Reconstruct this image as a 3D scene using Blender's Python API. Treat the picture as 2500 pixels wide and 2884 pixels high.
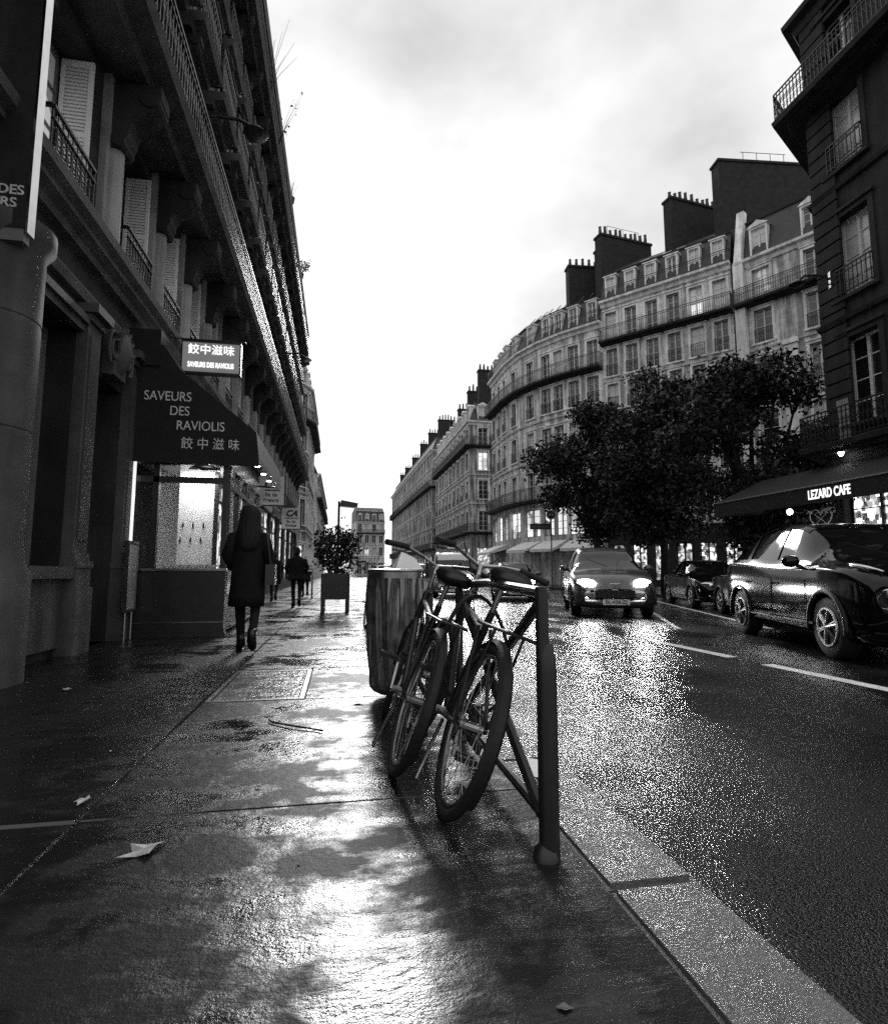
import bpy, bmesh, math, random
from mathutils import Matrix, Vector
random.seed(7)
R = math.radians
for o in list(bpy.data.objects): bpy.data.objects.remove(o)
scene = bpy.context.scene
COL = scene.collection

# ------------------------------------------------------------------ camera
# world frame: +Y runs up the street, +X across it to the right, sidewalk at z = 0
cam_d = bpy.data.cameras.new('camera'); cam = bpy.data.objects.new('camera', cam_d); COL.objects.link(cam)
cam_d.sensor_width = 36; cam_d.sensor_fit = 'HORIZONTAL'; cam_d.lens = 22.70
cam_d.clip_start = 0.05; cam_d.clip_end = 3000
cam.location = (0, 0, 0.93)
cam.rotation_euler = (R(90 + 6.137), 0, R(-10.5))
scene.camera = cam

# ------------------------------------------------------------------ sky, sun, exposure
SUN_EL, SUN_AZ = 24.5, 4.0          # degrees; azimuth from the street axis towards +X
world = bpy.data.worlds.new('World'); scene.world = world; world.use_nodes = True
wn = world.node_tree; wn.nodes.clear()
def N(nt, t, **kw):
    n = nt.nodes.new(t)
    for k, v in kw.items():
        if k in n.inputs and not hasattr(n, k): n.inputs[k].default_value = v
        else: setattr(n, k, v)
    return n
sky = N(wn, 'ShaderNodeTexSky'); sky.sky_type = 'NISHITA'; sky.sun_disc = False
sky.sun_elevation = R(SUN_EL); sky.sun_rotation = R(SUN_AZ)
sky.air_density = 1.0; sky.dust_density = 3.5; sky.ozone_density = 1.0
bw = N(wn, 'ShaderNodeRGBToBW'); wn.links.new(sky.outputs[0], bw.inputs[0])
# overcast: a layer of cloud evens the clear-sky gradient out
lift = N(wn, 'ShaderNodeMath', operation='MULTIPLY_ADD'); lift.inputs[1].default_value = 0.07; lift.inputs[2].default_value = 7.0
wn.links.new(bw.outputs[0], lift.inputs[0])
tc = N(wn, 'ShaderNodeTexCoord')
mp = N(wn, 'ShaderNodeMapping'); mp.inputs['Scale'].default_value = (1.0, 1.0, 1.9); mp.inputs['Location'].default_value = (0.35, 0.1, 0.0)
wn.links.new(tc.outputs['Generated'], mp.inputs['Vector'])
nz = N(wn, 'ShaderNodeTexNoise'); nz.inputs['Scale'].default_value = 2.1; nz.inputs['Detail'].default_value = 5; nz.inputs['Roughness'].default_value = 0.52
wn.links.new(mp.outputs[0], nz.inputs['Vector'])
cr = N(wn, 'ShaderNodeMapRange'); cr.inputs['From Min'].default_value = 0.30; cr.inputs['From Max'].default_value = 0.50
cr.inputs['To Min'].default_value = 0.66; cr.inputs['To Max'].default_value = 1.0
wn.links.new(nz.outputs['Fac'], cr.inputs['Value'])
mul = N(wn, 'ShaderNodeMath', operation='MULTIPLY'); wn.links.new(lift.outputs[0], mul.inputs[0]); wn.links.new(cr.outputs[0], mul.inputs[1])
bg = N(wn, 'ShaderNodeBackground'); bg.inputs['Strength'].default_value = 0.115
wo = N(wn, 'ShaderNodeOutputWorld')
wn.links.new(mul.outputs[0], bg.inputs['Color']); wn.links.new(bg.outputs[0], wo.inputs['Surface'])

sun_d = bpy.data.lights.new('sun', 'SUN'); sun = bpy.data.objects.new('sun', sun_d); COL.objects.link(sun)
sun_d.energy = 1.3; sun_d.angle = R(11); sun_d.color = (1, 1, 1)
sd = Vector((math.sin(R(SUN_AZ)) * math.cos(R(SUN_EL)), math.cos(R(SUN_AZ)) * math.cos(R(SUN_EL)), math.sin(R(SUN_EL))))
sun.rotation_euler = sd.to_track_quat('Z', 'Y').to_euler(); sun.location = (0, 0, 40)

vs = scene.view_settings
scene.display_settings.display_device = 'sRGB'
vs.view_transform = 'Standard'; vs.look = 'None'; vs.exposure = 0.25; vs.gamma = 1.0; vs.use_curve_mapping = False
scene.cycles.max_bounces = 6; scene.cycles.diffuse_bounces = 3; scene.cycles.glossy_bounces = 4
scene.cycles.transmission_bounces = 6; scene.cycles.transparent_max_bounces = 8
scene.cycles.sample_clamp_indirect = 4.0; scene.cycles.use_denoising = False

# ------------------------------------------------------------------ materials (all greys: the photograph is monochrome)
MATS = {}
def mat(name, v, rough=0.6, spec=0.5, metal=0.0, var=0.25, scale=3.0, bump=0.0, bscale=40.0, coat=0.0, stain=0.0, rvar=0.0):
    if name in MATS: return MATS[name]
    m = bpy.data.materials.new(name); m.use_nodes = True; MATS[name] = m
    nt = m.node_tree; b = nt.nodes['Principled BSDF']
    b.inputs['Metallic'].default_value = metal; b.inputs['Roughness'].default_value = rough
    b.inputs['Specular IOR Level'].default_value = spec; b.inputs['Coat Weight'].default_value = coat
    b.inputs['Coat Roughness'].default_value = 0.05
    t = N(nt, 'ShaderNodeTexCoord')
    g = N(nt, 'ShaderNodeNewGeometry')
    n1 = N(nt, 'ShaderNodeTexNoise'); n1.inputs['Scale'].default_value = scale; n1.inputs['Detail'].default_value = 6; n1.inputs['Roughness'].default_value = 0.6
    nt.links.new(g.outputs['Position'], n1.inputs['Vector'])
    r = N(nt, 'ShaderNodeMapRange'); r.inputs['From Min'].default_value = 0.3; r.inputs['From Max'].default_value = 0.7
    r.inputs['To Min'].default_value = v * (1 - var); r.inputs['To Max'].default_value = v * (1 + var)
    nt.links.new(n1.outputs['Fac'], r.inputs['Value'])
    out = r.outputs[0]
    if stain:      # rain streaks and soot: stretched vertically, with an outline of their own
        mp = N(nt, 'ShaderNodeMapping'); mp.inputs['Scale'].default_value = (3.0, 3.0, 0.35)
        nt.links.new(g.outputs['Position'], mp.inputs['Vector'])
        n3 = N(nt, 'ShaderNodeTexNoise'); n3.inputs['Scale'].default_value = 1.0; n3.inputs['Detail'].default_value = 5
        nt.links.new(mp.outputs[0], n3.inputs['Vector'])
        r3 = N(nt, 'ShaderNodeMapRange'); r3.inputs['From Min'].default_value = 0.4; r3.inputs['From Max'].default_value = 0.62
        r3.inputs['To Min'].default_value = 1 - stain; r3.inputs['To Max'].default_value = 1.0
        nt.links.new(n3.outputs['Fac'], r3.inputs['Value'])
        mm = N(nt, 'ShaderNodeMath', operation='MULTIPLY'); nt.links.new(out, mm.inputs[0]); nt.links.new(r3.outputs[0], mm.inputs[1]); out = mm.outputs[0]
    nt.links.new(out, b.inputs['Base Color'])
    if rvar:
        r4 = N(nt, 'ShaderNodeMapRange'); r4.inputs['From Min'].default_value = 0.3; r4.inputs['From Max'].default_value = 0.7
        r4.inputs['To Min'].default_value = max(0.02, rough - rvar); r4.inputs['To Max'].default_value = min(1, rough + rvar)
        nt.links.new(n1.outputs['Fac'], r4.inputs['Value']); nt.links.new(r4.outputs[0], b.inputs['Roughness'])
    if bump:
        n2 = N(nt, 'ShaderNodeTexNoise'); n2.inputs['Scale'].default_value = bscale; n2.inputs['Detail'].default_value = 4
        nt.links.new(g.outputs['Position'], n2.inputs['Vector'])
        bp = N(nt, 'ShaderNodeBump'); bp.inputs['Strength'].default_value = bump; bp.inputs['Distance'].default_value = 0.02
        nt.links.new(n2.outputs['Fac'], bp.inputs['Height']); nt.links.new(bp.outputs[0], b.inputs['Normal'])
    return m
def emit(name, strength, v=1.0, pattern=None):
    if name in MATS: return MATS[name]
    m = bpy.data.materials.new(name); m.use_nodes = True; MATS[name] = m
    nt = m.node_tree; b = nt.nodes['Principled BSDF']
    b.inputs['Base Color'].default_value = (v * .6, v * .6, v * .6, 1); b.inputs['Emission Color'].default_value = (v, v, v, 1)
    b.inputs['Emission Strength'].default_value = strength; b.inputs['Roughness'].default_value = 0.5
    if pattern:    # a lit interior seen through its window: goods, shelves and gaps
        g = N(nt, 'ShaderNodeNewGeometry')
        mp = N(nt, 'ShaderNodeMapping'); mp.inputs['Scale'].default_value = pattern
        nt.links.new(g.outputs['Position'], mp.inputs['Vector'])
        vz = N(nt, 'ShaderNodeTexVoronoi'); vz.inputs['Scale'].default_value = 1.0; vz.distance = 'CHEBYCHEV'
        nt.links.new(mp.outputs[0], vz.inputs['Vector'])
        sp = N(nt, 'ShaderNodeSeparateColor'); nt.links.new(vz.outputs['Color'], sp.inputs[0])
        pw = N(nt, 'ShaderNodeMath', operation='POWER'); pw.inputs[1].default_value = 2.2; nt.links.new(sp.outputs[0], pw.inputs[0])
        ms = N(nt, 'ShaderNodeMath', operation='MULTIPLY'); ms.inputs[1].default_value = strength * 1.8
        nt.links.new(pw.outputs[0], ms.inputs[0]); nt.links.new(ms.outputs[0], b.inputs['Emission Strength'])
    return m

def wet_ground(name, base, kind):
    m = bpy.data.materials.new(name); m.use_nodes = True; MATS[name] = m
    nt = m.node_tree; b = nt.nodes['Principled BSDF']; g = N(nt, 'ShaderNodeNewGeometry'); L = nt.links.new
    def noise(sc, det=5, ro=.55, mapping=None):
        n = N(nt, 'ShaderNodeTexNoise'); n.inputs['Scale'].default_value = sc; n.inputs['Detail'].default_value = det; n.inputs['Roughness'].default_value = ro
        if mapping:
            mp = N(nt, 'ShaderNodeMapping'); mp.inputs['Scale'].default_value = mapping; L(g.outputs['Position'], mp.inputs['Vector']); L(mp.outputs[0], n.inputs['Vector'])
        else: L(g.outputs['Position'], n.inputs['Vector'])
        return n.outputs['Fac']
    def rng(src, a, c, lo, hi):
        r = N(nt, 'ShaderNodeMapRange'); r.inputs['From Min'].default_value = a; r.inputs['From Max'].default_value = c
        r.inputs['To Min'].default_value = lo; r.inputs['To Max'].default_value = hi; L(src, r.inputs['Value']); return r.outputs[0]
    def math2(op, a, c):
        n = N(nt, 'ShaderNodeMath', operation=op)
        for i, q in enumerate((a, c)):
            if isinstance(q, (int, float)): n.inputs[i].default_value = q
            else: L(q, n.inputs[i])
        return n.outputs[0]
    big = noise(1.1, 4, .55); mid = noise(6.0, 6, .6); streak = noise(2.2, 5, .6, (.9, 3.2, 1.0)); spec = None
    if kind == 'walk':
        wet = rng(math2('ADD', math2('ADD', math2('MULTIPLY', big, .5), math2('MULTIPLY', mid, .27)), math2('MULTIPLY', streak, .23)), .465, .555, 0, 1)   # 1 = film of water
        rough = rng(wet, 0, 1, .42, .07); spec = rng(wet, 0, 1, .08, .85)
        L(rng(wet, 0, 1, base * 1.2, base * .7), b.inputs['Base Color'])
        fine = noise(170, 3, .6); rip = noise(16, 5, .62, (1.0, 1.9, 1.0))
        h = math2('MULTIPLY', math2('ADD', math2('MULTIPLY', rip, 1.0), math2('MULTIPLY', fine, .28)), rng(wet, 0, 1, 1.25, .75))
        st, dist = .26, .016
    elif kind == 'kerb':
        wet = rng(mid, .38, .6, 0, 1); rough = rng(wet, 0, 1, .4, .13); spec = rng(wet, 0, 1, .3, .8)
        L(rng(wet, 0, 1, base * 1.2, base * .8), b.inputs['Base Color'])
        h = math2('ADD', noise(30, 6, .65), math2('MULTIPLY', noise(140, 3), .5)); st, dist = .8, .02
    else:
        v = N(nt, 'ShaderNodeTexVoronoi'); v.inputs['Scale'].default_value = 95; L(g.outputs['Position'], v.inputs['Vector'])
        lane = noise(1.0, 4, .5, (1.1, .16, 1.0)); wet = rng(math2('ADD', math2('MULTIPLY', big, .45), math2('MULTIPLY', lane, .55)), .42, .56, 0, 1); rough = rng(wet, 0, 1, .30, .14); spec = rng(wet, 0, 1, .25, .65)
        L(rng(wet, 0, 1, base * 1.2, base * .8), b.inputs['Base Color'])
        h = math2('ADD', math2('MULTIPLY', v.outputs['Distance'], -1.2), math2('MULTIPLY', noise(9, 4), .7)); h = math2('MULTIPLY', h, rng(wet, 0, 1, 1.0, .4)); st, dist = .5, .014
    L(rough, b.inputs['Roughness']); L(spec, b.inputs['Specular IOR Level']); b.inputs['IOR'].default_value = 1.45
    bp = N(nt, 'ShaderNodeBump'); bp.inputs['Strength'].default_value = st; bp.inputs['Distance'].default_value = dist
    L(h, bp.inputs['Height']); L(bp.outputs[0], b.inputs['Normal'])
    return m

M_walk = wet_ground('wet_sidewalk_asphalt', 0.013, 'walk')
M_kerb = wet_ground('wet_granite_kerb', 0.12, 'kerb')
M_road = wet_ground('wet_road_asphalt', 0.012, 'road')
M_paint = mat('road_paint', 0.75, 0.35, var=.3, scale=14, bump=.3, bscale=60)
M_ldark = mat('dark_stone', 0.032, 0.8, .3, var=.35, scale=2.2, bump=.25, bscale=30, stain=.45)  # base tone set very dark overall, varied by vertical streaks
M_lpale = mat('painted_stone', 0.30, 0.65, .4, var=.25, scale=2.5, bump=.15, bscale=40, stain=.35)
M_trim = mat('moulded_stone', 0.085, 0.7, .4, var=.3, scale=3, bump=.15, bscale=35, stain=.4)
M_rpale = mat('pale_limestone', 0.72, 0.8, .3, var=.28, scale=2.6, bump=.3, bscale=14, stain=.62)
M_rpale2 = mat('cream_limestone', 0.48, 0.8, .3, var=.3, scale=1.2, bump=.25, bscale=14, stain=.8)
M_rtrim = mat('limestone_trim', 0.84, 0.7, .3, var=.15, scale=3, stain=.35)
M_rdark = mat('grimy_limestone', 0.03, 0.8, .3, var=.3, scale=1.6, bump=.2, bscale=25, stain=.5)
M_zinc = mat('zinc_slate_roof', 0.04, 0.5, .4, var=.3, scale=2.5, bump=.25, bscale=18)
M_brick = mat('chimney_render', 0.03, 0.9, .2, var=.35, scale=3, bump=.2, bscale=25)
M_pot = mat('chimney_pot_clay', 0.08, 0.9, .2)
M_iron = mat('black_ironwork', 0.014, 0.35, .5, var=.3, scale=10)
M_white = mat('white_window_paint', 0.62, 0.45, .5, var=.1, scale=4)
M_shut = mat('white_louvred_shutter', 0.8, 0.5, .5, var=.08, scale=3)
M_grey = mat('grey_paint', 0.16, 0.5, .5, var=.15, scale=5)
M_glass = mat('dark_window_glass', 0.012, 0.06, .8, var=.5, scale=.6, bump=.05, bscale=1.2)
M_curt = mat('curtained_window_glass', 0.55, 0.22, .8, var=.3, scale=1.3, bump=.04, bscale=2)
M_black = mat('black_paint', 0.012, 0.4, .5, var=.2, scale=8)
M_awn = mat('black_awning_canvas', 0.012, 0.75, .3, var=.3, scale=6, bump=.1, bscale=60)
M_paleawn = mat('cream_awning_canvas', 0.7, 0.7, .3, var=.12, scale=3)
M_darkwood = mat('dark_shopfront_wood', 0.02, 0.35, .5, var=.3, scale=6)
M_steel = mat('brushed_steel', 0.35, 0.3, .5, metal=1.0, var=.2, scale=12)
M_chrome = mat('chrome', 0.6, 0.12, .5, metal=1.0, var=.1, scale=12)
M_rubber = mat('tyre_rubber', 0.012, 0.7, .4, var=.2, scale=20, bump=.2, bscale=90)
M_carblk = mat('black_car_paint', 0.003, 0.1, .3, coat=0, var=.2, scale=4)
M_cargry = mat('dark_grey_car_paint', 0.05, 0.3, .5, metal=.3, coat=.7, var=.1, scale=4)
M_carsil = mat('silver_car_paint', 0.30, 0.3, .5, metal=.6, coat=1.0, var=.1, scale=4)
M_carglass = mat('car_glass', 0.006, 0.04, .45, var=.2, scale=1)
M_trimblk = mat('black_plastic_trim', 0.01, 0.55, .4, var=.2, scale=8)
M_leaf = mat('dark_leaves', 0.018, 0.5, .4, var=.5, scale=1.4)
M_bark = mat('bark', 0.03, 0.9, .2, var=.4, scale=8, bump=.5, bscale=30)
M_coat = mat('dark_coat_cloth', 0.008, 0.85, .2, var=.3, scale=12, bump=.2, bscale=50)
M_trous = mat('dark_trousers_cloth', 0.012, 0.8, .2, var=.3, scale=15)
M_hair = mat('dark_hair', 0.004, 0.75, .4, var=.4, scale=20)
M_skin = mat('skin', 0.25, 0.5, .4, var=.1, scale=10)
M_leather = mat('black_leather', 0.008, 0.3, .5, var=.3, scale=15)
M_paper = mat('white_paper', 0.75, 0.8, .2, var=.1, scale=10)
M_bag = mat('translucent_bin_bag', 0.06, 0.09, 1.0, var=.8, scale=9, coat=1.0)
M_text = mat('pale_lettering', 0.6, 0.5, .4, var=.2, scale=20)
E_sign = emit('lit_sign_face', 0.16, .45)
E_signtext = emit('lit_sign_lettering', 1.1)
E_fascia = emit('lit_fascia', 1.0)
E_lamp = emit('lit_lamp', 14.0)
E_head = emit('lit_headlamp', 60.0)
E_board = mat('white_shop_wall', 0.8, 0.6, .3, var=.08, scale=4)
E_shop = emit('lit_shop_window', .8, 1, (6, 6, 4.5))
E_shop2 = emit('lit_cafe_interior', 1.3, 1, (9, 9, 7.0))
E_lit = emit('lit_room_window', .75, 1, (.9, .9, .7))
M_clear = bpy.data.materials.new('clear_shop_glass'); M_clear.use_nodes = True
_nt = M_clear.node_tree; _b = _nt.nodes['Principled BSDF']
_mx = N(_nt, 'ShaderNodeMixShader'); _tr = N(_nt, 'ShaderNodeBsdfTransparent'); _fr = N(_nt, 'ShaderNodeFresnel'); _fr.inputs[0].default_value = 1.45
_gl = N(_nt, 'ShaderNodeBsdfGlossy'); _gl.inputs['Roughness'].default_value = .02
_nt.links.new(_fr.outputs[0], _mx.inputs[0]); _nt.links.new(_tr.outputs[0], _mx.inputs[1]); _nt.links.new(_gl.outputs[0], _mx.inputs[2])
_nt.links.new(_mx.outputs[0], _nt.nodes['Material Output'].inputs['Surface'])

# ------------------------------------------------------------------ mesh helpers
class MB:
    def __init__(s): s.v = []; s.f = []
    def quad(s, a, b, c, d):
        n = len(s.v); s.v += [tuple(a), tuple(b), tuple(c), tuple(d)]; s.f.append((n, n+1, n+2, n+3)); return s
    def poly(s, pts):
        n = len(s.v); s.v += [tuple(p) for p in pts]; s.f.append(tuple(range(n, n+len(pts)))); return s
    def box(s, x0, x1, y0, y1, z0, z1, M=None):
        n = len(s.v)
        P = [(x0,y0,z0),(x1,y0,z0),(x1,y1,z0),(x0,y1,z0),(x0,y0,z1),(x1,y0,z1),(x1,y1,z1),(x0,y1,z1)]
        if M is not None: P = [tuple(M @ Vector(p)) for p in P]
        s.v += P
        s.f += [(n+i for i in q) for q in ((0,3,2,1),(4,5,6,7),(0,1,5,4),(1,2,6,5),(2,3,7,6),(3,0,4,7))]
        s.f[-6:] = [tuple(q) for q in s.f[-6:]]
        return s
    def bar(s, a, b, r, n=6, r2=None, cap=True):
        a = Vector(a); b = Vector(b); d = b - a
        if d.length < 1e-6: return s
        q = d.to_track_quat('Z', 'Y'); r2 = r if r2 is None else r2
        k = len(s.v)
        for i in range(n):
            t = 2*math.pi*(i+.5)/n; o = q @ Vector((math.cos(t), math.sin(t), 0))
            s.v.append(tuple(a + o*r)); s.v.append(tuple(b + o*r2))
        for i in range(n):
            j = (i+1) % n; s.f.append((k+2*i, k+2*j, k+2*j+1, k+2*i+1))
        if cap:
            s.f.append(tuple(k+2*i for i in range(n))[::-1]); s.f.append(tuple(k+2*i+1 for i in range(n)))
        return s
    def tube(s, pts, r, n=8, closed=False):
        pts = [Vector(p) for p in pts]; m = len(pts); k = len(s.v); up = Vector((0, 0, 1)); prev = None
        rr = r if hasattr(r, '__len__') else [r]*m
        for i, p in enumerate(pts):
            d = (pts[(i+1) % m] - pts[i-1]) if closed else (pts[min(i+1, m-1)] - pts[max(i-1, 0)])
            d.normalize()
            if prev is None:
                a = d.cross(up)
                if a.length < .1: a = d.cross(Vector((1, 0, 0)))
            else: a = prev - d * prev.dot(d)
            a.normalize(); prev = a; b = d.cross(a)
            for j in range(n):
                t = 2*math.pi*j/n; s.v.append(tuple(p + (a*math.cos(t) + b*math.sin(t))*rr[i]))
        for i in range(m if closed else m-1):
            i2 = (i+1) % m
            for j in range(n):
                j2 = (j+1) % n; s.f.append((k+i*n+j, k+i*n+j2, k+i2*n+j2, k+i2*n+j))
        if not closed:
            s.f.append(tuple(k+j for j in range(n))[::-1]); s.f.append(tuple(k+(m-1)*n+j for j in range(n)))
        return s
    def lathe(s, prof, n=16, c=(0,0,0), M=None):
        k = len(s.v)
        for r, z in prof:
            for j in range(n):
                t = 2*math.pi*j/n; p = Vector((c[0]+r*math.cos(t), c[1]+r*math.sin(t), c[2]+z))
                s.v.append(tuple(M @ p if M is not None else p))
        for i in range(len(prof)-1):
            for j in range(n):
                j2 = (j+1) % n; s.f.append((k+i*n+j, k+i*n+j2, k+(i+1)*n+j2, k+(i+1)*n+j))
        s.f.append(tuple(k+j for j in range(n))[::-1]); s.f.append(tuple(k+(len(prof)-1)*n+j for j in range(n)))
        return s
    def prism(s, pts, axis, a, b):
        """pts: 2-D outline in the two other axes (in xyz order); extruded from a to b along axis"""
        def up(p, t):
            q = list(p); q.insert(axis, t); return tuple(q)
        k = len(s.v); n = len(pts)
        s.v += [up(p, a) for p in pts] + [up(p, b) for p in pts]
        s.f.append(tuple(range(k, k+n))); s.f.append(tuple(range(k+2*n-1, k+n-1, -1)))
        for i in range(n):
            j = (i+1) % n; s.f.append((k+j, k+i, k+n+i, k+n+j))
        return s
    def mesh(s, name, fixn=True):
        me = bpy.data.meshes.new(name); me.from_pydata(s.v, [], s.f)
        if fixn:
            bm = bmesh.new(); bm.from_mesh(me); bmesh.ops.recalc_face_normals(bm, faces=bm.faces); bm.to_mesh(me); bm.free()
        me.update(); return me
def obj(name, me, m, parent=None, M=None, smooth=False):
    if isinstance(me, MB): me = me.mesh(name)
    if m is not None and not me.materials: me.materials.append(m)
    if smooth:
        for p in me.polygons: p.use_smooth = True
    o = bpy.data.objects.new(name, me); COL.objects.link(o)
    if parent is not None: o.parent = parent
    if M is not None: o.matrix_basis = M
    if isinstance(smooth, float):
        try: me.set_sharp_from_angle(angle=smooth)
        except Exception: pass
    return o
def thing(name, label, cat, loc=(0,0,0), rz=0, group=None):
    o = bpy.data.objects.new(name, None); COL.objects.link(o); o.location = loc; o.rotation_euler = (0, 0, rz)
    o.empty_display_size = .2; o['label'] = label; o['category'] = cat
    if group: o['group'] = group
    return o
def tag(o, label, cat, group=None):
    o['label'] = label; o['category'] = cat
    if group: o['group'] = group
    return o
def struct(o, kind='structure'): o['kind'] = kind; return o
def T(x, y, z, rz=0): return Matrix.Translation((x, y, z)) @ Matrix.Rotation(rz, 4, 'Z')
def text(body, size, m, parent, M, name='lettering', depth=.004, align='CENTER', shear=0, xs=1.0, bold=0.0):
    c = bpy.data.curves.new('t', 'FONT'); c.body = body; c.size = size; c.extrude = depth; c.align_x = align; c.align_y = 'CENTER'
    c.shear = shear; c.offset = bold
    o = bpy.data.objects.new('t', c); COL.objects.link(o)
    dg = bpy.context.evaluated_depsgraph_get(); me = bpy.data.meshes.new_from_object(o.evaluated_get(dg))
    bpy.data.objects.remove(o); me.name = name
    me.transform(Matrix.Diagonal((xs, 1, 1, 1)))
    me.materials.clear(); return obj(name, me, m, parent, M)
FACE_CAM = Matrix.Rotation(R(90), 4, 'X')     # text standing up, read from -Y

# ------------------------------------------------------------------ street furniture of a facade
def off_poly(poly, d):
    """polyline moved outward (outward = z x direction) by d, mitred"""
    out = []; n = len(poly)
    for i, p in enumerate(poly):
        p = Vector(p)
        ns = []
        if i > 0: e = (p - Vector(poly[i-1])).normalized(); ns.append(Vector((-e.y, e.x)))
        if i < n-1: e = (Vector(poly[i+1]) - p).normalized(); ns.append(Vector((-e.y, e.x)))
        if len(ns) == 1: out.append(p + ns[0]*d)
        else:
            m = (ns[0] + ns[1]).normalized(); out.append(p + m * (d / max(.3, m.dot(ns[0]))))
    return out
def band(mb, poly, prof):
    """sweep a closed profile [(offset, z)...] along the polyline"""
    rows = [[(q.x, q.y, z) for q in off_poly(poly, o)] for o, z in prof]
    n = len(prof); m = len(poly); k = len(mb.v)
    for j in range(m):
        for i in range(n): mb.v.append(rows[i][j])
    for j in range(m-1):
        for i in range(n):
            i2 = (i+1) % n; mb.f.append((k+j*n+i, k+j*n+i2, k+(j+1)*n+i2, k+(j+1)*n+i))
    mb.f.append(tuple(k+i for i in range(n))[::-1]); mb.f.append(tuple(k+(m-1)*n+i for i in range(n)))
    return mb
def railing(mb, poly, off, z, h, step=.12, ornate=False, t=.012, ends=True):
    q = off_poly(poly, off)
    for i in range(len(q)-1):
        a, b = q[i], q[i+1]; L = (b-a).length; e = (b-a)/L; rz = math.atan2(e.y, e.x)
        M = T(a.x, a.y, 0, rz)
        for zz, hh in ((z+h-.03, .035), (z+.08, .02), (z+h-.16, .016)):
            mb.box(0, L, -.02, .02, zz, zz+hh, M)
        n = max(1, round(L/step)); s = L/n
        for k in range(n+1):
            x = k*s; mb.box(x-t/2, x+t/2, -t/2, t/2, z+.02, z+h-.03, M)
        if ornate:
            for k in range(n):
                x = (k+.5)*s
                for zc, rr in ((z+.28, .05), (z+h*.55, .055)):
                    pts = [M @ Vector((x+rr*math.cos(w), 0, zc+rr*1.5*math.sin(w))) for w in [2*math.pi*j/6 for j in range(6)]]
                    mb.tube(pts, .008, 3, True)
                A = M @ Vector((x-s/2, 0, z+.42)); B = M @ Vector((x+s/2, 0, z+h-.25)); mb.bar(A, B, .007, 3)
                A = M @ Vector((x+s/2, 0, z+.42)); B = M @ Vector((x-s/2, 0, z+h-.25)); mb.bar(A, B, .007, 3)
    if ends:
        p = off_poly(poly, 0)
        for i in (0, -1):
            a, b = p[i], q[i]; L = (b-a).length
            if L > .05:
                e = (b-a)/L; M = T(a.x, a.y, 0, math.atan2(e.y, e.x))
                mb.box(0, L, -.02, .02, z+h-.03, z+h+.005, M); mb.box(0, L, -.02, .02, z+.08, z+.1, M)
                for k in range(int(L/step)+1): mb.box(k*step-t/2, k*step+t/2, -t/2, t/2, z+.02, z+h-.03, M)
    return mb
_cache = {}
def win_meshes(w, h, style='french'):
    key = (round(w,3), round(h,3), style)
    if key in _cache: return _cache[key]
    f = MB(); t = .07
    f.box(0, t, -.06, 0, 0, h).box(w-t, w, -.06, 0, 0, h).box(t, w-t, -.06, 0, 0, t).box(t, w-t, -.06, 0, h-t, h)
    f.box(w/2-.045, w/2+.045, -.05, .012, t, h-t)
    for k in (1, 2, 3) if h > 1.5 else (1,):
        z = h*k/(4 if h > 1.5 else 2); f.box(t, w/2-.045, -.045, -.008, z-.016, z+.016).box(w/2+.045, w-t, -.045, -.008, z-.016, z+.016)
    p = MB()
    p.quad((t, -.03, t), (w/2, -.045, t), (w/2, -.045, h-t), (t, -.03, h-t)).quad((w/2, -.04, t), (w-t, -.03, t), (w-t, -.028, h-t), (w/2, -.046, h-t))
    su = MB(); a = .16
    su.box(-a, -.002, .002, .05, -.02, h).box(w+.002, w+a, .002, .05, -.02, h).box(-a, w+a, .002, .055, h+.001, h+a)
    su.box(-a-.05, w+a+.05, .002, .12, h+a+.001, h+a+.09).box(-a-.04, w+a+.04, .002, .13, -.12, -.022)
    r = (f.mesh('window'), p.mesh('pane', False), su.mesh('surround'))
    _cache[key] = r; return r
_ccount = {}
def place_window(root, M, w, h, glass, frame=None, surround=None, depth=.2):
    f, p, su = win_meshes(w, h)
    if frame is not None and frame.name != 'white_window_paint':
        k = (f.name, frame.name)
        if k not in _cache: _cache[k] = f.copy(); _cache[k].materials.clear()
        f = _cache[k]
    k2 = (p.name, glass.name)
    if k2 not in _cache: _cache[k2] = p.copy(); _cache[k2].materials.clear()
    o = obj('window', f, frame or M_white, root, M @ Matrix.Translation((0, -depth, 0)))
    obj('pane', _cache[k2], glass, o)
    if surround is not None:
        k3 = (su.name, surround.name)
        if k3 not in _cache: _cache[k3] = su.copy(); _cache[k3].materials.clear()
        obj('window_surround', _cache[k3], surround, o, Matrix.Translation((0, depth, 0)))
    return o
def shutter_mesh(w, h):
    k = ('sh', round(w,3), round(h,3))
    if k in _cache: return _cache[k]
    b = MB(); t = .05
    b.box(0, t, 0, .035, 0, h).box(w-t, w, 0, .035, 0, h)
    for z in (0, h/2-t/2, h-t): b.box(t, w-t, 0, .035, z, z+t)
    n = int(h/.05)
    for i in range(n):
        z = t + (h-2*t)*i/n
        b.quad((t, .002, z), (w-t, .002, z), (w-t, .016, z+.047), (t, .016, z+.047))
    b.box(t, w-t, .02, .03, t, h-t)
    _cache[k] = b.mesh('shutter', False); return _cache[k]
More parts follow.
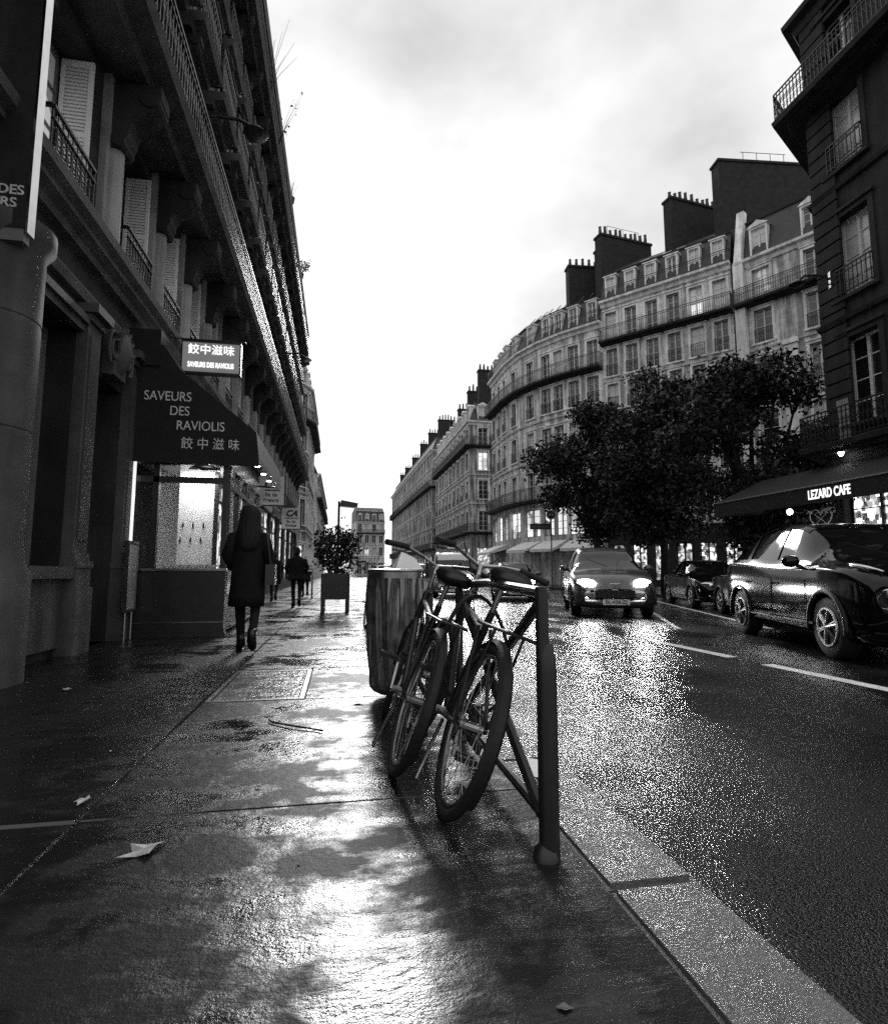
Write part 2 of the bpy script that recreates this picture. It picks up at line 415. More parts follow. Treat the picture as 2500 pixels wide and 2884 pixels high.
def wall_mesh(segs, depth_back=9.0, ends=(True, True)):
    """segs: list of (p0, p1, z0, z1, openings, reveal); opening = (x0, x1, z0, z1) along the segment"""
    b = MB()
    for p0, p1, z0, z1, ops, rev in segs:
        p0 = Vector(p0); p1 = Vector(p1); L = (p1-p0).length; e = (p1-p0)/L; M = T(p0.x, p0.y, 0, math.atan2(e.y, e.x))
        xs = sorted({0.0, L} | {min(max(v, 0), L) for o in ops for v in o[:2]}); zs = sorted({z0, z1} | {v for o in ops for v in o[2:4] if z0 <= v <= z1})
        def W(x, y, z): return tuple(M @ Vector((x, y, z)))
        for i in range(len(xs)-1):
            run = None
            for j in range(len(zs)-1):
                cx, cz = (xs[i]+xs[i+1])/2, (zs[j]+zs[j+1])/2
                if any(o[0] < cx < o[1] and o[2] < cz < o[3] for o in ops): continue
                b.quad(W(xs[i],0,zs[j]), W(xs[i+1],0,zs[j]), W(xs[i+1],0,zs[j+1]), W(xs[i],0,zs[j+1]))
        for x0, x1, a, c in [o[:4] for o in ops]:
            d = -rev
            b.quad(W(x0,0,a), W(x0,d,a), W(x0,d,c), W(x0,0,c)); b.quad(W(x1,d,a), W(x1,0,a), W(x1,0,c), W(x1,d,c))
            b.quad(W(x0,0,c), W(x0,d,c), W(x1,d,c), W(x1,0,c)); b.quad(W(x0,d,a), W(x0,0,a), W(x1,0,a), W(x1,d,a))
            b.quad(W(x0,d-.02,a), W(x1,d-.02,a), W(x1,d-.02,c), W(x0,d-.02,c))
    p0 = Vector(segs[0][0]); p1 = Vector(segs[0][1]); e = (p1-p0).normalized(); nin = Vector((e.y, -e.x))
    q0 = Vector(segs[-1][0]); q1 = Vector(segs[-1][1]); e2 = (q1-q0).normalized(); nin2 = Vector((e2.y, -e2.x))
    z0, z1 = segs[0][2], segs[0][3]
    A = p0 + nin*depth_back; B = q1 + nin2*depth_back
    b.quad((A.x,A.y,z0), (p0.x,p0.y,z0), (p0.x,p0.y,z1), (A.x,A.y,z1))
    b.quad((q1.x,q1.y,z0), (B.x,B.y,z0), (B.x,B.y,z1), (q1.x,q1.y,z1))
    b.quad((B.x,B.y,z0), (A.x,A.y,z0), (A.x,A.y,z1), (B.x,B.y,z1))
    return b.mesh('wall', False)
def chimney(root, x, y, z0, z1, lx, ly, rz, npots, pot_h=.8, cap=.08, mat_=None):
    M = T(x, y, 0, rz); b = MB()
    b.box(-lx/2, lx/2, -ly/2, ly/2, z0, z1).box(-lx/2-cap, lx/2+cap, -ly/2-cap, ly/2+cap, z1+.001, z1+.18)
    o = obj('chimney', b, mat_ or M_brick, root, M)
    for i in range(npots):
        xx = -lx/2 + lx*(i+.5)/npots; h = pot_h*random.uniform(.7, 1.2)
        p = MB().lathe([(.11, 0), (.13, h*.5), (.1, h*.9), (.13, h)], 8)
        obj('chimney_pot', p, M_pot, o, T(xx, random.uniform(-.05, .05), z1+.182))
    return o
def dormer(root, M, w, h, depth, glass, pediment=True, body=None):
    b = MB()
    t = .10
    b.box(-t, 0, -depth, .05, 0, h).box(w, w+t, -depth, .05, 0, h).box(-t, w+t, -depth, .05, h+.001, h+.12)
    if pediment:
        b.prism([(-t-.12, h+.121), (w+t+.12, h+.121), (w/2, h+.5)], 1, -depth, .14)
    else: b.box(-t-.1, w+t+.1, -depth, .12, h+.121, h+.2)
    o = obj('dormer', b, body or M_rtrim, root, M)
    f, p, su = win_meshes(w, h)
    k2 = (p.name, glass.name)
    if k2 not in _cache: _cache[k2] = p.copy(); _cache[k2].materials.clear()
    obj('window', f, M_white, o, Matrix.Translation((0, -.1, 0)))
    obj('pane', _cache[k2], glass, o, Matrix.Translation((0, -.1, 0)))
    return o
def corbel_mesh(dep, hh, w):
    k = ('cb', dep, hh, w)
    if k in _cache: return _cache[k]
    b = MB(); pts = [(0, 0), (dep, 0), (dep, -hh*.18)]
    for i in range(9):
        t = i/8; pts.append((dep*(.95 - .75*t) + .07*dep*math.sin(t*9), -hh*(.2 + .75*t)))
    pts.append((0, -hh)); b.prism(pts, 0, -w/2, w/2)
    b.bar((-w/2-.02, dep*.8, -hh*.2), (w/2+.02, dep*.8, -hh*.2), hh*.13, 12); b.bar((-w/2-.015, dep*.25, -hh*.86), (w/2+.015, dep*.25, -hh*.86), hh*.09, 10)
    _cache[k] = b.mesh('corbel'); return _cache[k]
def settle(root, base):
    """put the Empty at the building's foot, parts stay where they are"""
    root.location = base; inv = Matrix.Translation(Vector(base)).inverted()
    for c in root.children: c.matrix_parent_inverse = inv
def building(name, label, poly, bays, levels, wallm, trimm, group=None, rail_step=.13, ornate=False, roof=None,
             dark=.6, lit=.06, frame=None, base_z=-.15, reveal=.25, surround=True, back=9.0, far=False):
    root = thing(name, label, 'building', group=group)
    zt = levels[-1]['z1']; segs = []; spots = []
    for i in range(len(poly)-1):
        p0, p1 = Vector(poly[i]), Vector(poly[i+1]); L = (p1-p0).length; n = bays[i]; ops = []
        e = (p1-p0)/L; rz = math.atan2(e.y, e.x)
        for lv in levels:
            if not lv.get('win'): continue
            w, h, sill = lv['win']
            for k in range(n):
                c = L*(k+.5)/n; ww = min(w, L/n*.86); o = (c-ww/2, c+ww/2, lv['z0']+sill, lv['z0']+sill+h)
                ops.append(o); spots.append((lv, T(p0.x, p0.y, 0, rz) @ Matrix.Translation((o[0], 0, o[2])), ww, h))
        segs.append((poly[i], poly[i+1], base_z, zt, ops, reveal))
    gz = levels[0]['z1']; gw = levels[0].get('wallm')
    if gw:      # dark shopfront storey below, stone above
        obj('shopfront_wall', wall_mesh([(a, c, base_z, gz, [o for o in ops_ if o[2] < gz], .12 if False else rv) for a, c, _, _, ops_, rv in segs], back), gw, root)
        segs = [(a, c, gz, zt, [o for o in ops_ if o[2] >= gz], rv) for a, c, _, _, ops_, rv in segs]
    obj('wall', wall_mesh(segs, back), wallm, root)
    for lv, M, w, h in spots:
        r = random.random(); d = lv.get('dark', dark); li = lv.get('lit', lit)
        g = lv.get('pane') or (M_glass if r < d else (E_lit if r > 1-li else M_curt))
        place_window(root, M, w, h, g, lv.get('frame', frame), trimm if (surround and lv.get('surround', True)) else None, depth=reveal-.06)
        if lv.get('balcony') == 'each':
            b = MB(); railing(b, [(0, 0), (w, 0)], .1, 0, .85, rail_step, False, .022, ends=True)
            obj('window_railing', b, M_iron, root, M)
    for lv in levels:
        z = lv['z0']
        if lv.get('balcony') == 'full':
            off = lv.get('off', .75); b = MB()
            band(b, poly, [(0, z-.26), (off*.55, z-.26), (off*.62, z-.17), (off, z-.16), (off+.04, z-.02), (off, z), (0, z)])
            o = obj('balcony', b, lv.get('slab', M_ldark), root)  # dark slab colour stands in for the shade under the overhang
            rb = MB(); railing(rb, poly, off-.06, z, lv.get('rail_h', .95), rail_step, ornate, .022)
            obj('railing', rb, M_iron, o)
        elif lv.get('course', True) and z > 1:
            b = MB(); band(b, poly, [(0, z-.12), (.1, z-.1), (.14, z), (0, z+.02)]); obj('string_course', b, trimm, root)
    if roof:
        zc = zt; r = roof
        b = MB(); band(b, poly, [(0, zc-.45), (.12, zc-.42), (.2, zc-.2), (.42, zc-.12), (.45, zc+.04), (0, zc+.08)]); obj('cornice', b, trimm, root)
        b = MB(); s1, h1, s2, h2 = r['s1'], r['h1'], r['s2'], r['h2']
        band(b, poly, [(.05, zc+.02), (-s1, zc+h1), (-s2, zc+h1+h2), (-back+.3, zc+h1), (-back+.3, zc+.02)])
        ro = obj('roof', b, M_zinc, root)
        b = MB(); band(b, poly, [(-s1+.1, zc+h1-.06), (-s1+.16, zc+h1+.04), (-s1-.1, zc+h1+.1), (-s1-.1, zc+h1-.02)]); obj('roof_ridge_trim', b, M_zinc, ro)
        if r.get('dormers'):
            w, h = r['dormers']
            for i in range(len(poly)-1):
                p0, p1 = Vector(poly[i]), Vector(poly[i+1]); L = (p1-p0).length; e = (p1-p0)/L; rz = math.atan2(e.y, e.x)
                n = r.get('nd', bays)[i]
                for k in range(n):
                    c = L*(k+.5)/n
                    g = M_glass if random.random() < .45 else M_curt
                    dormer(root, T(p0.x, p0.y, 0, rz) @ Matrix.Translation((c-w/2, r.get('doff', -.12), zc+r.get('dz', .25))), w, h, s1+.3, g, r.get('ped', True), r.get('dmat'))
    settle(root, (poly[0][0], poly[0][1], 0))
    return root
def along(poly, i, d, inward):
    p0, p1 = Vector(poly[i]), Vector(poly[i+1]); e = (p1-p0).normalized(); q = p0 + e*d + Vector((e.y, -e.x))*inward
    return q.x, q.y, math.atan2(e.y, e.x)
def add_chimney(root, poly, i, d, inward, z0, z1, length, thick, pots, turn=90):
    x, y, rz = along(poly, i, d, inward)
    o = chimney(root, x, y, z0, z1, length, thick, rz + R(turn), pots)
    o.matrix_parent_inverse = Matrix.Translation(root.location).inverted(); return o
def add_part(root, o):
    o.parent = root; o.matrix_parent_inverse = Matrix.Translation(root.location).inverted(); return o

# ================================================================== GROUND
b = MB().quad((-900, -300, -.45), (900, -300, -.45), (900, 1500, -.45), (-900, 1500, -.45))
struct(obj('ground', b, mat('far_ground', .05, .9), None))
b = MB().quad((1.0, -8, -.12), (70, -8, -.12), (70, 230, -.12), (1.0, 230, -.12))
struct(obj('road', b, M_road))
# left sidewalk: asphalt panels with open joints over a dark bed
b = MB().quad((-3.6, -8, -.03), (.82, -8, -.03), (.82, 230, -.03), (-3.6, 230, -.03))
walk = struct(obj('sidewalk', b, mat('joint_bed', .012, .6), None))
ys = [-5, -1.6, 2.42, 5.72, 9.2, 12.6, 16.5, 21, 26, 32, 40, 52]
def panel(x0, x1, y0, y1, g=.012):
    b = MB(); s = .006; x0 += g/2; x1 -= g/2; y0 += g/2; y1 -= g/2
    b.quad((x0+s, y0+s, 0), (x1-s, y0+s, 0), (x1-s, y1-s, 0), (x0+s, y1-s, 0))
    for (a, c, d, e) in (((x0,y0),(x1,y0),(x1-s,y0+s),(x0+s,y0+s)), ((x1,y0),(x1,y1),(x1-s,y1-s),(x1-s,y0+s)), ((x1,y1),(x0,y1),(x0+s,y1-s),(x1-s,y1-s)), ((x0,y1),(x0,y0),(x0+s,y0+s),(x0+s,y1-s))):
        b.quad((*a,-.012), (*c,-.012), (*d,0), (*e,0))
        b.quad((*a,-.029), (*c,-.029), (*c,-.012), (*a,-.012))
    return b
COVER = (-.93, -.24, 4.36, 5.62)
for i in range(len(ys)-1):
    y0, y1 = ys[i], ys[i+1]
    dz = (0, .003, -.002)[i % 3]
    obj('pavement_panel', panel(-3.6, -.95, y0, y1), M_walk, walk, T(0, 0, -dz))
    if i == 2:      # room for the metal cover
        obj('pavement_panel', panel(-.95, .8, y0, COVER[2]), M_walk, walk); obj('pavement_panel', panel(COVER[1], .8, COVER[2], y1), M_walk, walk)
        obj('pavement_panel', panel(-.95, COVER[1], COVER[3], y1), M_walk, walk)
    else: obj('pavement_panel', panel(-.95, .8, y0, y1), M_walk, walk, T(0, 0, dz))
b = MB().quad((-3.6, 52, 0), (.8, 52, 0), (.8, 230, 0), (-3.6, 230, 0)); obj('far_sidewalk', b, M_walk, walk)
# granite kerb, stone by stone
kb = struct(obj('kerb', MB().box(.815, 1.1, -6, 230, -.4, -.16), mat('kerb_bed', .03, .9)))
def kstone(L):
    k = ('ks', round(L, 2))
    if k not in _cache:
        me = MB().box(.808, 1.10, 0, L, -.155, .0).mesh('kerb_stone')
        bm = bmesh.new(); bm.from_mesh(me); bmesh.ops.bevel(bm, geom=[e for e in bm.edges if all(v.co.z > -.05 for v in e.verts)], offset=.014, segments=2, affect='EDGES'); bm.to_mesh(me); bm.free()
        _cache[k] = me
    return _cache[k]
y = -2.92
while y < 70:
    obj('kerb_stone', kstone(1.132), M_kerb, kb, T(random.uniform(-.004, .004), y, random.uniform(-.004, .003))); y += 1.145
obj('far_kerb_stone', MB().box(.808, 1.1, y, 230, -.155, .0), M_kerb, kb)
# right-hand pavement (a small square in front of the angled facades)
RP = [(11.4, -6), (12.4, 8), (13.6, 18), (13.2, 28), (12.1, 40), (12.0, 60), (12.0, 230), (70, 230), (70, -6)]
b = MB(); n = len(RP)
b.poly([(x, y, -.004) for x, y in RP])
for i in range(n-3):
    (x0, y0), (x1, y1) = RP[i], RP[i+1]; b.quad((x0, y0, -.3), (x1, y1, -.3), (x1, y1, -.004), (x0, y0, -.004))
struct(obj('pavement', b, M_walk))
# painted lines
def line(name, label, pts, w, z=-.116, group=None):
    o = MB(); (x0, y0), (x1, y1) = pts; e = (Vector((x1, y1)) - Vector((x0, y0))).normalized(); nn = Vector((-e.y, e.x))*w/2
    n = max(2, int((Vector((x1, y1)) - Vector((x0, y0))).length/.4)); pl = []; pr = []
    for i in range(n+1):
        t = i/n; c = Vector((x0 + (x1-x0)*t, y0 + (y1-y0)*t)); j = random.uniform(.93, 1.03)
        pl.append((c + nn*j)); pr.append((c - nn*j))
    for i in range(n): o.quad((*pl[i], z), (*pl[i+1], z), (*pr[i+1], z), (*pr[i], z))
    q = obj(name, o, M_paint); q['kind'] = 'structure'; return q
for y0, y1 in ((-.6, 2.4), (3.1, 5.75), (6.3, 8.1), (11.6, 14.0)): line('road_marking', '', ((4.86 - (y0 - 4)*.03, y0), (4.86 - (y1 - 4)*.03, y1)), .17)
line('road_marking', '', ((7.9, 9.3), (12.1, 21.0)), .12)
line('road_marking', '', ((6.2, 9.6), (9.9, 17.5)), .10)
line('road_marking', '', ((5.3, 26), (5.3, 34)), .15)
# metal access cover let into the sidewalk
x0, x1, y0, y1 = COVER
cv = thing('access_cover', 'rectangular metal access cover let into the wet sidewalk', 'cover', ((x0+x1)/2, (y0+y1)/2, 0))
b = MB(); t = .035
for q in ((x0, x1, y0, y0+t), (x0, x1, y1-t, y1), (x0, x0+t, y0+t, y1-t), (x1-t, x1, y0+t, y1-t)): b.box(*q, -.03, .006)
fr = obj('frame', b, M_steel, cv); fr.matrix_parent_inverse = Matrix.Translation(cv.location).inverted()
b = MB().box(x0+t+.008, x1-t-.008, y0+t+.008, y1-t-.008, -.03, .001)
for i in range(7):
    yy = y0 + .12 + i*.16; b.box(x0+.1, x1-.1, yy, yy+.012, .0012, .004)
pl = obj('plate', b, mat('wet_cast_plate', .16, .22, .8, var=.4, scale=6, bump=.35, bscale=30, rvar=.1), cv); pl.matrix_parent_inverse = Matrix.Translation(cv.location).inverted()

# ================================================================== LEFT BUILDING (near, dark)
FX = -3.1; YE = 41.0; Y0 = 1.0
L1 = thing('apartment_building', 'tall dark stone apartment building lining the left sidewalk, running balconies above the ravioli shop', 'building')
def lx(Y): return YE - Y          # distance along the wall from its far end
polyL = [(FX, YE), (FX, Y0)]
bayY = [4.35, 6.45, 8.55, 10.15] + [11.85 + 1.72*i for i in range(17)]
levL = [(5.15, 2.0, 1.0, .4), (8.0, 2.35, 1.05, .3), (11.05, 2.2, 1.05, .3), (13.95, 1.9, 1.0, .3), (16.45, 1.5, .95, .25)]
ops = []
for z0, h, w, rv in levL:
    for Yc in bayY: ops.append((lx(Yc)-w/2, lx(Yc)+w/2, z0, z0+h))
# ground floor: shop window, door recess, then shopfront bays beyond the ravioli shop
gnd = [(lx(7.0), lx(5.8), 1.0, 3.75, 'window'), (lx(8.42), lx(7.4), .0, 3.45, 'door'), (lx(12.6), lx(9.0), .1, 2.6, 'shop')]
yy = 14.0
while yy < 39: gnd.append((lx(yy+2.5), lx(yy), .5, 3.5, 'shop')); yy += 3.1
wl = wall_mesh([((FX, YE), (FX, Y0), -.1, 18.3, ops + [g[:4] for g in gnd], .42)], 10)
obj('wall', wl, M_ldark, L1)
ML = T(FX, YE, 0, R(-90))          # along the wall towards the camera, outward = +X
for z0, h, w, rv in levL:
    for i, Yc in enumerate(bayY):
        M = ML @ Matrix.Translation((lx(Yc)-w/2, 0, z0))
        r = random.random()
        g = M_glass if r < .85 else E_lit
        if Yc > 5.2 or z0 > 7: place_window(L1, M, w, h, g, M_grey, M_trim if z0 > 6 else None, depth=.36)
        # louvred shutters folded back into the far jamb face up the sidewalk
        if z0 < 6 or random.random() < .5:
            sm = shutter_mesh(.36, h-.04)
            obj('shutter', sm, M_shut if (z0 < 6 or random.random() < .6) else M_grey, L1, T(FX-.33, Yc+w/2-.055, z0+.02))
        if z0 < 6 and Yc > 5:
            rb = MB(); railing(rb, [(0, 0), (w, 0)], .10, -.02, .62, .115, True, .012); obj('window_railing', rb, M_iron, L1, M)
def course(prof, mt, name='string_course', poly=polyL): return obj(name, band(MB(), poly, prof), mt, L1)
course([(0, 4.62), (.10, 4.64), (.12, 4.72), (.22, 4.78), (.22, 4.84), (.30, 4.90), (.32, 5.0), (.27, 5.06), (0, 5.12)], M_trim, 'string_course')
course([(0, 4.12), (.07, 4.14), (.1, 4.24), (.06, 4.30), (0, 4.32)], M_trim)
for z, off, orn in ((7.65, .8, True), (10.75, .6, True), (13.7, .35, False), (16.25, .62, False)):
    runs = [polyL]
    if z in (10.75, 13.7): runs = [[(FX, Yc+.68), (FX, Yc-.68)] for Yc in bayY]      # a balcony of its own for every window
    for pr_ in runs:
        b = MB(); band(b, pr_, [(0, z-.32), (off*.6, z-.3), (off*.66, z-.2), (off-.02, z-.17), (off+.03, z-.05), (off, z), (0, z+.003)])
        bo = obj('balcony', b, M_trim, L1)
        rb = MB(); railing(rb, pr_, off-.06, z, .98, .125, orn, .018); obj('railing', rb, M_iron, bo)
    cm = corbel_mesh(off*.82, .62 if z > 8 else .95, .2 if z > 8 else .34)
    for i in range(len(bayY)-1):
        Yc = (bayY[i] + bayY[i+1])/2 if z not in (10.75, 13.7) else bayY[i] - .45
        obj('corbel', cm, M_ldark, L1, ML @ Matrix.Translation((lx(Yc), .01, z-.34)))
course([(0, 17.7), (.12, 17.75), (.2, 18.0), (.5, 18.15), (.56, 18.4), (.5, 18.5), (0, 18.5)], M_trim, 'cornice')
b = MB(); band(b, polyL, [(.3, 18.52), (-1.1, 20.6), (-5, 21.8), (-9.5, 18.6)]); obj('roof', b, M_zinc, L1)
# pilasters between the first-floor windows: flat shaft with a half-round moulding
pm = MB().box(-.26, .26, .002, .09, 0, 2.42); pm.lathe([(.15, 0), (.15, 2.3), (.2, 2.34), (.2, 2.42)], 12, (0, .05, .0)); pm.box(-.3, .3, .002, .16, -.02, .1)
pm = pm.mesh('pilaster')
for i in range(1, len(bayY)-1):
    d = bayY[i+1]-bayY[i]
    if d > 1.3: obj('pilaster', pm, M_lpale, L1, ML @ Matrix.Translation((lx((bayY[i]+bayY[i+1])/2), 0, 5.13)))
# --- ground floor near the camera
def gbox(Ya, Yb, xa, xb, za, zb, m, name): return obj(name, MB().box(FX+xa, FX+xb, Ya, Yb, za, zb), m, L1)
for (Ya, Yb) in ((7.02, 7.38), (8.44, 8.74)):
    b = MB().box(FX+.003, FX+.12, Ya, Yb, 1.15, 3.9).box(FX+.003, FX+.2, Ya-.03, Yb+.03, 0, .75).box(FX+.003, FX+.17, Ya-.015, Yb+.015, .751, .98)
    b.box(FX+.003, FX+.19, Ya-.03, Yb+.03, .981, 1.06).box(FX+.003, FX+.15, Ya-.01, Yb+.01, 1.061, 1.149)
    b.box(FX+.003, FX+.16, Ya-.02, Yb+.02, 3.901, 3.99).box(FX+.003, FX+.24, Ya-.05, Yb+.05, 3.991, 4.1)
    b.box(FX+.121, FX+.14, Ya+.06, Yb-.06, 1.3, 3.75)
    obj('pilaster', b, M_trim, L1)
# near round column and its plinth
b = MB().lathe([(.40, 0), (.40, .9), (.35, 1.0), (.33, 1.15), (.33, 2.12), (.322, 2.13), (.322, 2.14), (.33, 2.15), (.33, 3.1), (.322, 3.11), (.322, 3.12), (.33, 3.13), (.33, 3.75), (.4, 3.85), (.4, 3.98)], 28)
obj('column', b, M_trim, L1, T(-3.0, 5.32, 0), smooth=R(35))
# shop window 1: frame mouldings, sill, panelled apron
b = MB()
for k, (d, pr) in enumerate(((.0, .07), (.09, .045), (.16, .025))):
    b.box(FX+.003, FX+pr, 5.8-d-.08+.16-.16, 5.8-d, 1.0, 3.75+d).box(FX+.003, FX+pr, 7.0+d, 7.0+d+.02, 1.0, 3.75+d)
b.box(FX+.003, FX+.09, 5.74, 7.0, 3.752, 3.84).box(FX+.003, FX+.14, 5.7, 7.0, 3.841, 3.93).box(FX+.003, FX+.16, 5.66, 7.0, .86, .99)
b.box(FX+.003, FX+.05, 5.8, 6.98, .1, .85)
obj('shop_window_frame', b, M_trim, L1)
place_window(L1, ML @ Matrix.Translation((lx(7.0), 0, 1.0)), 1.2, 2.75, mat('dusty_shop_glass', .06, .25, .8, var=.5, scale=4), M_grey, None, depth=.3)
# louvre blind behind that window
b = MB()
for i in range(26):
    z = 2.15 + i*.055; b.quad((FX-.3, 5.9, z), (FX-.3, 6.9, z), (FX-.27, 6.9, z+.04), (FX-.27, 5.9, z+.04))
obj('louvre_blind', b, M_lpale, L1)
# door in its recess
b = MB().box(FX-.42, FX-.36, 7.42, 8.40, 0, 2.5).box(FX-.35, FX-.33, 7.52, 7.86, .2, 1.0).box(FX-.35, FX-.33, 7.96, 8.3, .2, 1.0)
d_ = obj('door', b, M_darkwood, L1)
obj('door_pane', MB().box(FX-.355, FX-.345, 7.52, 8.3, 1.15, 2.35), M_glass, d_)
obj('handle', MB().bar((FX-.3, 7.56, 1.0), (FX-.3, 7.56, 1.35), .014, 8), M_chrome, d_)
obj('transom_window', MB().box(FX-.38, FX-.36, 7.45, 8.37, 2.58, 3.4), M_glass, L1)
obj('intercom_plate', MB().box(FX-.36, FX-.34, 8.28, 8.38, 1.2, 1.5), M_steel, L1)
obj('hall_lamp', MB().box(FX-.3, FX-.18, 7.42, 7.5, 2.15, 2.38), emit('dim_hall_lamp', 2.0), L1)
# scroll cartouche over the door
b = MB(); b.box(FX+.005, FX+.16, 7.72, 8.12, 3.5, 4.1)
for s, yy_ in ((1, 7.68), (-1, 8.16)):
    pts = []
    for i in range(26):
        a = i*.42; r_ = .03 + .0065*i; pts.append((FX+.16, yy_ + s*r_*math.cos(a)*.9, 3.85 + r_*1.35*math.sin(a)))
    b.tube(pts, .026, 6)
b.lathe([(.02, -.34), (.14, -.2), (.18, 0), (.13, .22), (.05, .3)], 14, (FX+.12, 7.92, 3.86))
for i in range(7):
    a = R(20 + i*23); b.bar((FX+.12, 7.92, 3.72), (FX+.22, 7.92+.3*math.cos(a), 3.78+.42*math.sin(a)), .05, 6, .025)
obj('cartouche', b, M_trim, L1, smooth=R(40))
# shopfronts further along
for g in gnd[3:]:
    Ya, Yb = YE-g[1], YE-g[0]
    b = MB()
    for q in ((Ya, Ya+.08), ((Ya+Yb)/2-.04, (Ya+Yb)/2+.04), (Yb-.08, Yb)): b.box(FX-.16, FX-.08, q[0], q[1], .5, 3.5)
    b.box(FX-.16, FX-.08, Ya, Yb, .501, .6).box(FX-.16, FX-.08, Ya, Yb, 2.75, 2.83)
    fo = obj('shopfront', b, M_darkwood, L1)
    obj('shop_pane', MB().quad((FX-.13, Ya, .5), (FX-.13, Yb, .5), (FX-.13, Yb, 3.5), (FX-.13, Ya, 3.5)), E_shop if random.random() < .75 else M_glass, fo)
    obj('fascia', MB().box(FX+.003, FX+.1, Ya-.1, Yb+.1, 3.55, 4.05), random.choice((M_grey, M_lpale, M_darkwood)), L1)
for Yd in (7.5, 19.6, 31.6):      # rain-water pipes
    b = MB().bar((FX+.06, Yd, 8.2), (FX+.06, Yd, 17.6), .05, 8)
    for zz in (9.5, 12, 14.8): b.bar((FX+.06, Yd, zz), (FX+.06, Yd, zz+.08), .065, 8)
    obj('drainpipe', b, M_zinc, L1)
settle(L1, (FX, Y0, 0))

# pale neighbour further up the left side, then one more
L2 = building('apartment_building', 'pale stone corner building further up the left side beyond the dark balconied facade', [(-3.0, 62), (-3.0, 50.2), (-3.6, 48.6), (-6.5, 48)],
              [6, 1, 1], [dict(z0=0, z1=4.5, win=(1.3, 2.8, .5), pane=E_shop), dict(z0=4.5, z1=7.8, win=(1.1, 2.2, .5)), dict(z0=7.8, z1=11, win=(1.1, 2.1, .5), balcony='each'),
               dict(z0=11, z1=14.1, win=(1.1, 2, .5)), dict(z0=14.1, z1=17.2, win=(1.1, 2, .5), balcony='full', off=.7)],
              M_rpale2, M_rtrim, 'buildings along the boulevard', roof=dict(s1=.9, h1=2.1, s2=4, h2=1.0, dormers=(.8, 1.3)), back=6)
L3 = building('apartment_building', 'distant grey building at the far left end of the street beside the bushy tree top', [(-3.0, 112), (-3.0, 72)], [14],
              [dict(z0=0, z1=4.2, win=(1.5, 2.8, .5), pane=E_shop), dict(z0=4.2, z1=7.3, win=(1.1, 2, .5)), dict(z0=7.3, z1=10.4, win=(1.1, 2, .5)), dict(z0=10.4, z1=13.4, win=(1.1, 1.9, .5), balcony='full', off=.6)],
              M_rpale, M_rtrim, 'buildings along the boulevard', roof=dict(s1=.9, h1=2.2, s2=4, h2=1.0), surround=False)
add_chimney(L3, [(-3.0, 112), (-3.0, 72)], 0, 14, 3, 14, 18.5, 3, .7, 5); add_chimney(L3, [(-3.0, 112), (-3.0, 72)], 0, 30, 3, 14, 18, 3, .7, 5)

# ================================================================== RIGHT SIDE
P0, P1 = (18.65, 36.85), (24.3, 30.15)
# six-bay facade set at an angle
lev = [dict(z0=0, z1=4.1, win=(1.0, 2.5, .35), pane=E_shop, frame=M_darkwood, surround=False, wallm=M_darkwood), dict(z0=4.1, z1=7.0, win=(.8, 1.9, .45)), dict(z0=7.0, z1=9.0+.6, win=(.8, 1.9, .4), balcony='each'),
       dict(z0=9.6, z1=12.2, win=(.8, 1.85, .4), balcony='each'), dict(z0=12.2, z1=14.7, win=(.8, 1.85, .4), balcony='each'), dict(z0=14.7, z1=17.6, win=(.82, 2.0, .35), balcony='each'), dict(z0=17.6, z1=20.7, win=(.82, 2.15, .08), balcony='full', off=.7)]
polyR1 = [P1, P0]
R1 = building('apartment_building', 'pale six-window building with long dark balcony and skylit roof behind the street trees', polyR1, [6], lev, M_rpale, M_rtrim,
              'buildings along the boulevard', roof=dict(s1=.75, h1=2.5, s2=4.2, h2=2.3, dormers=(.62, 1.75), ped=False, dz=.1, doff=-.12), dark=.8)
rb = MB(); railing(rb, polyR1, .35, 20.78, .8, .13); add_part(R1, obj('roof_railing', rb, M_iron))
for d in (1.0, 3.6, 4.6, 6.2):
    x, y, rz = along(polyR1, 0, d, 1.9); s = Matrix.Rotation(math.atan2(2.4, 3.45), 4, 'X')
    b = MB().box(-.3, .3, 0, .9, .03, .1); o = obj('skylight', b, M_white, None, T(x, y, 23.05 + (1.9-.75)*2.4/3.45, rz) @ Matrix.Rotation(R(180), 4, 'Z') @ s)
    add_part(R1, o); obj('pane', MB().quad((-.25, .05, .104), (.25, .05, .104), (.25, .85, .104), (-.25, .85, .104)), M_curt, o)
add_chimney(R1, polyR1, 0, 3.3, 4.6, 22, 28.4, 4.6, .8, 9, 58); add_chimney(R1, polyR1, 0, 8.5, 4.2, 21, 27.4, 4.8, .8, 10, 58)
# rounded corner building
polyR2 = [P0, (16.7, 39.3), (15.5, 41.4), (14.65, 43.8), (14.3, 46.4), (14.3, 51.6)]
lev = [dict(z0=0, z1=6.6, win=(1.9, 2.2, 3.7), pane=E_lit, frame=M_grey, surround=False), dict(z0=6.6, z1=9.7, win=(.9, 2.2, .1), balcony='full', off=.7, lit=.1),
       dict(z0=9.7, z1=12.9, win=(.9, 2.0, .45), balcony='each'), dict(z0=12.9, z1=15.95, win=(.9, 2.0, .45), balcony='each'), dict(z0=15.95, z1=19.3, win=(.85, 2.1, .08), balcony='full', off=.75)]
R2 = building('apartment_building', 'rounded corner building with wrap-around balconies above white shop awnings', polyR2, [2, 2, 1, 1, 3], lev, M_rpale, M_rtrim,
              'buildings along the boulevard', roof=dict(s1=.8, h1=2.5, s2=3.6, h2=1.3, dormers=(.62, 1.75), ped=False, dz=.1, doff=-.12), dark=.75, lit=.08)
rb = MB(); railing(rb, polyR2, .35, 19.38, .85, .13); add_part(R2, obj('roof_railing', rb, M_iron))
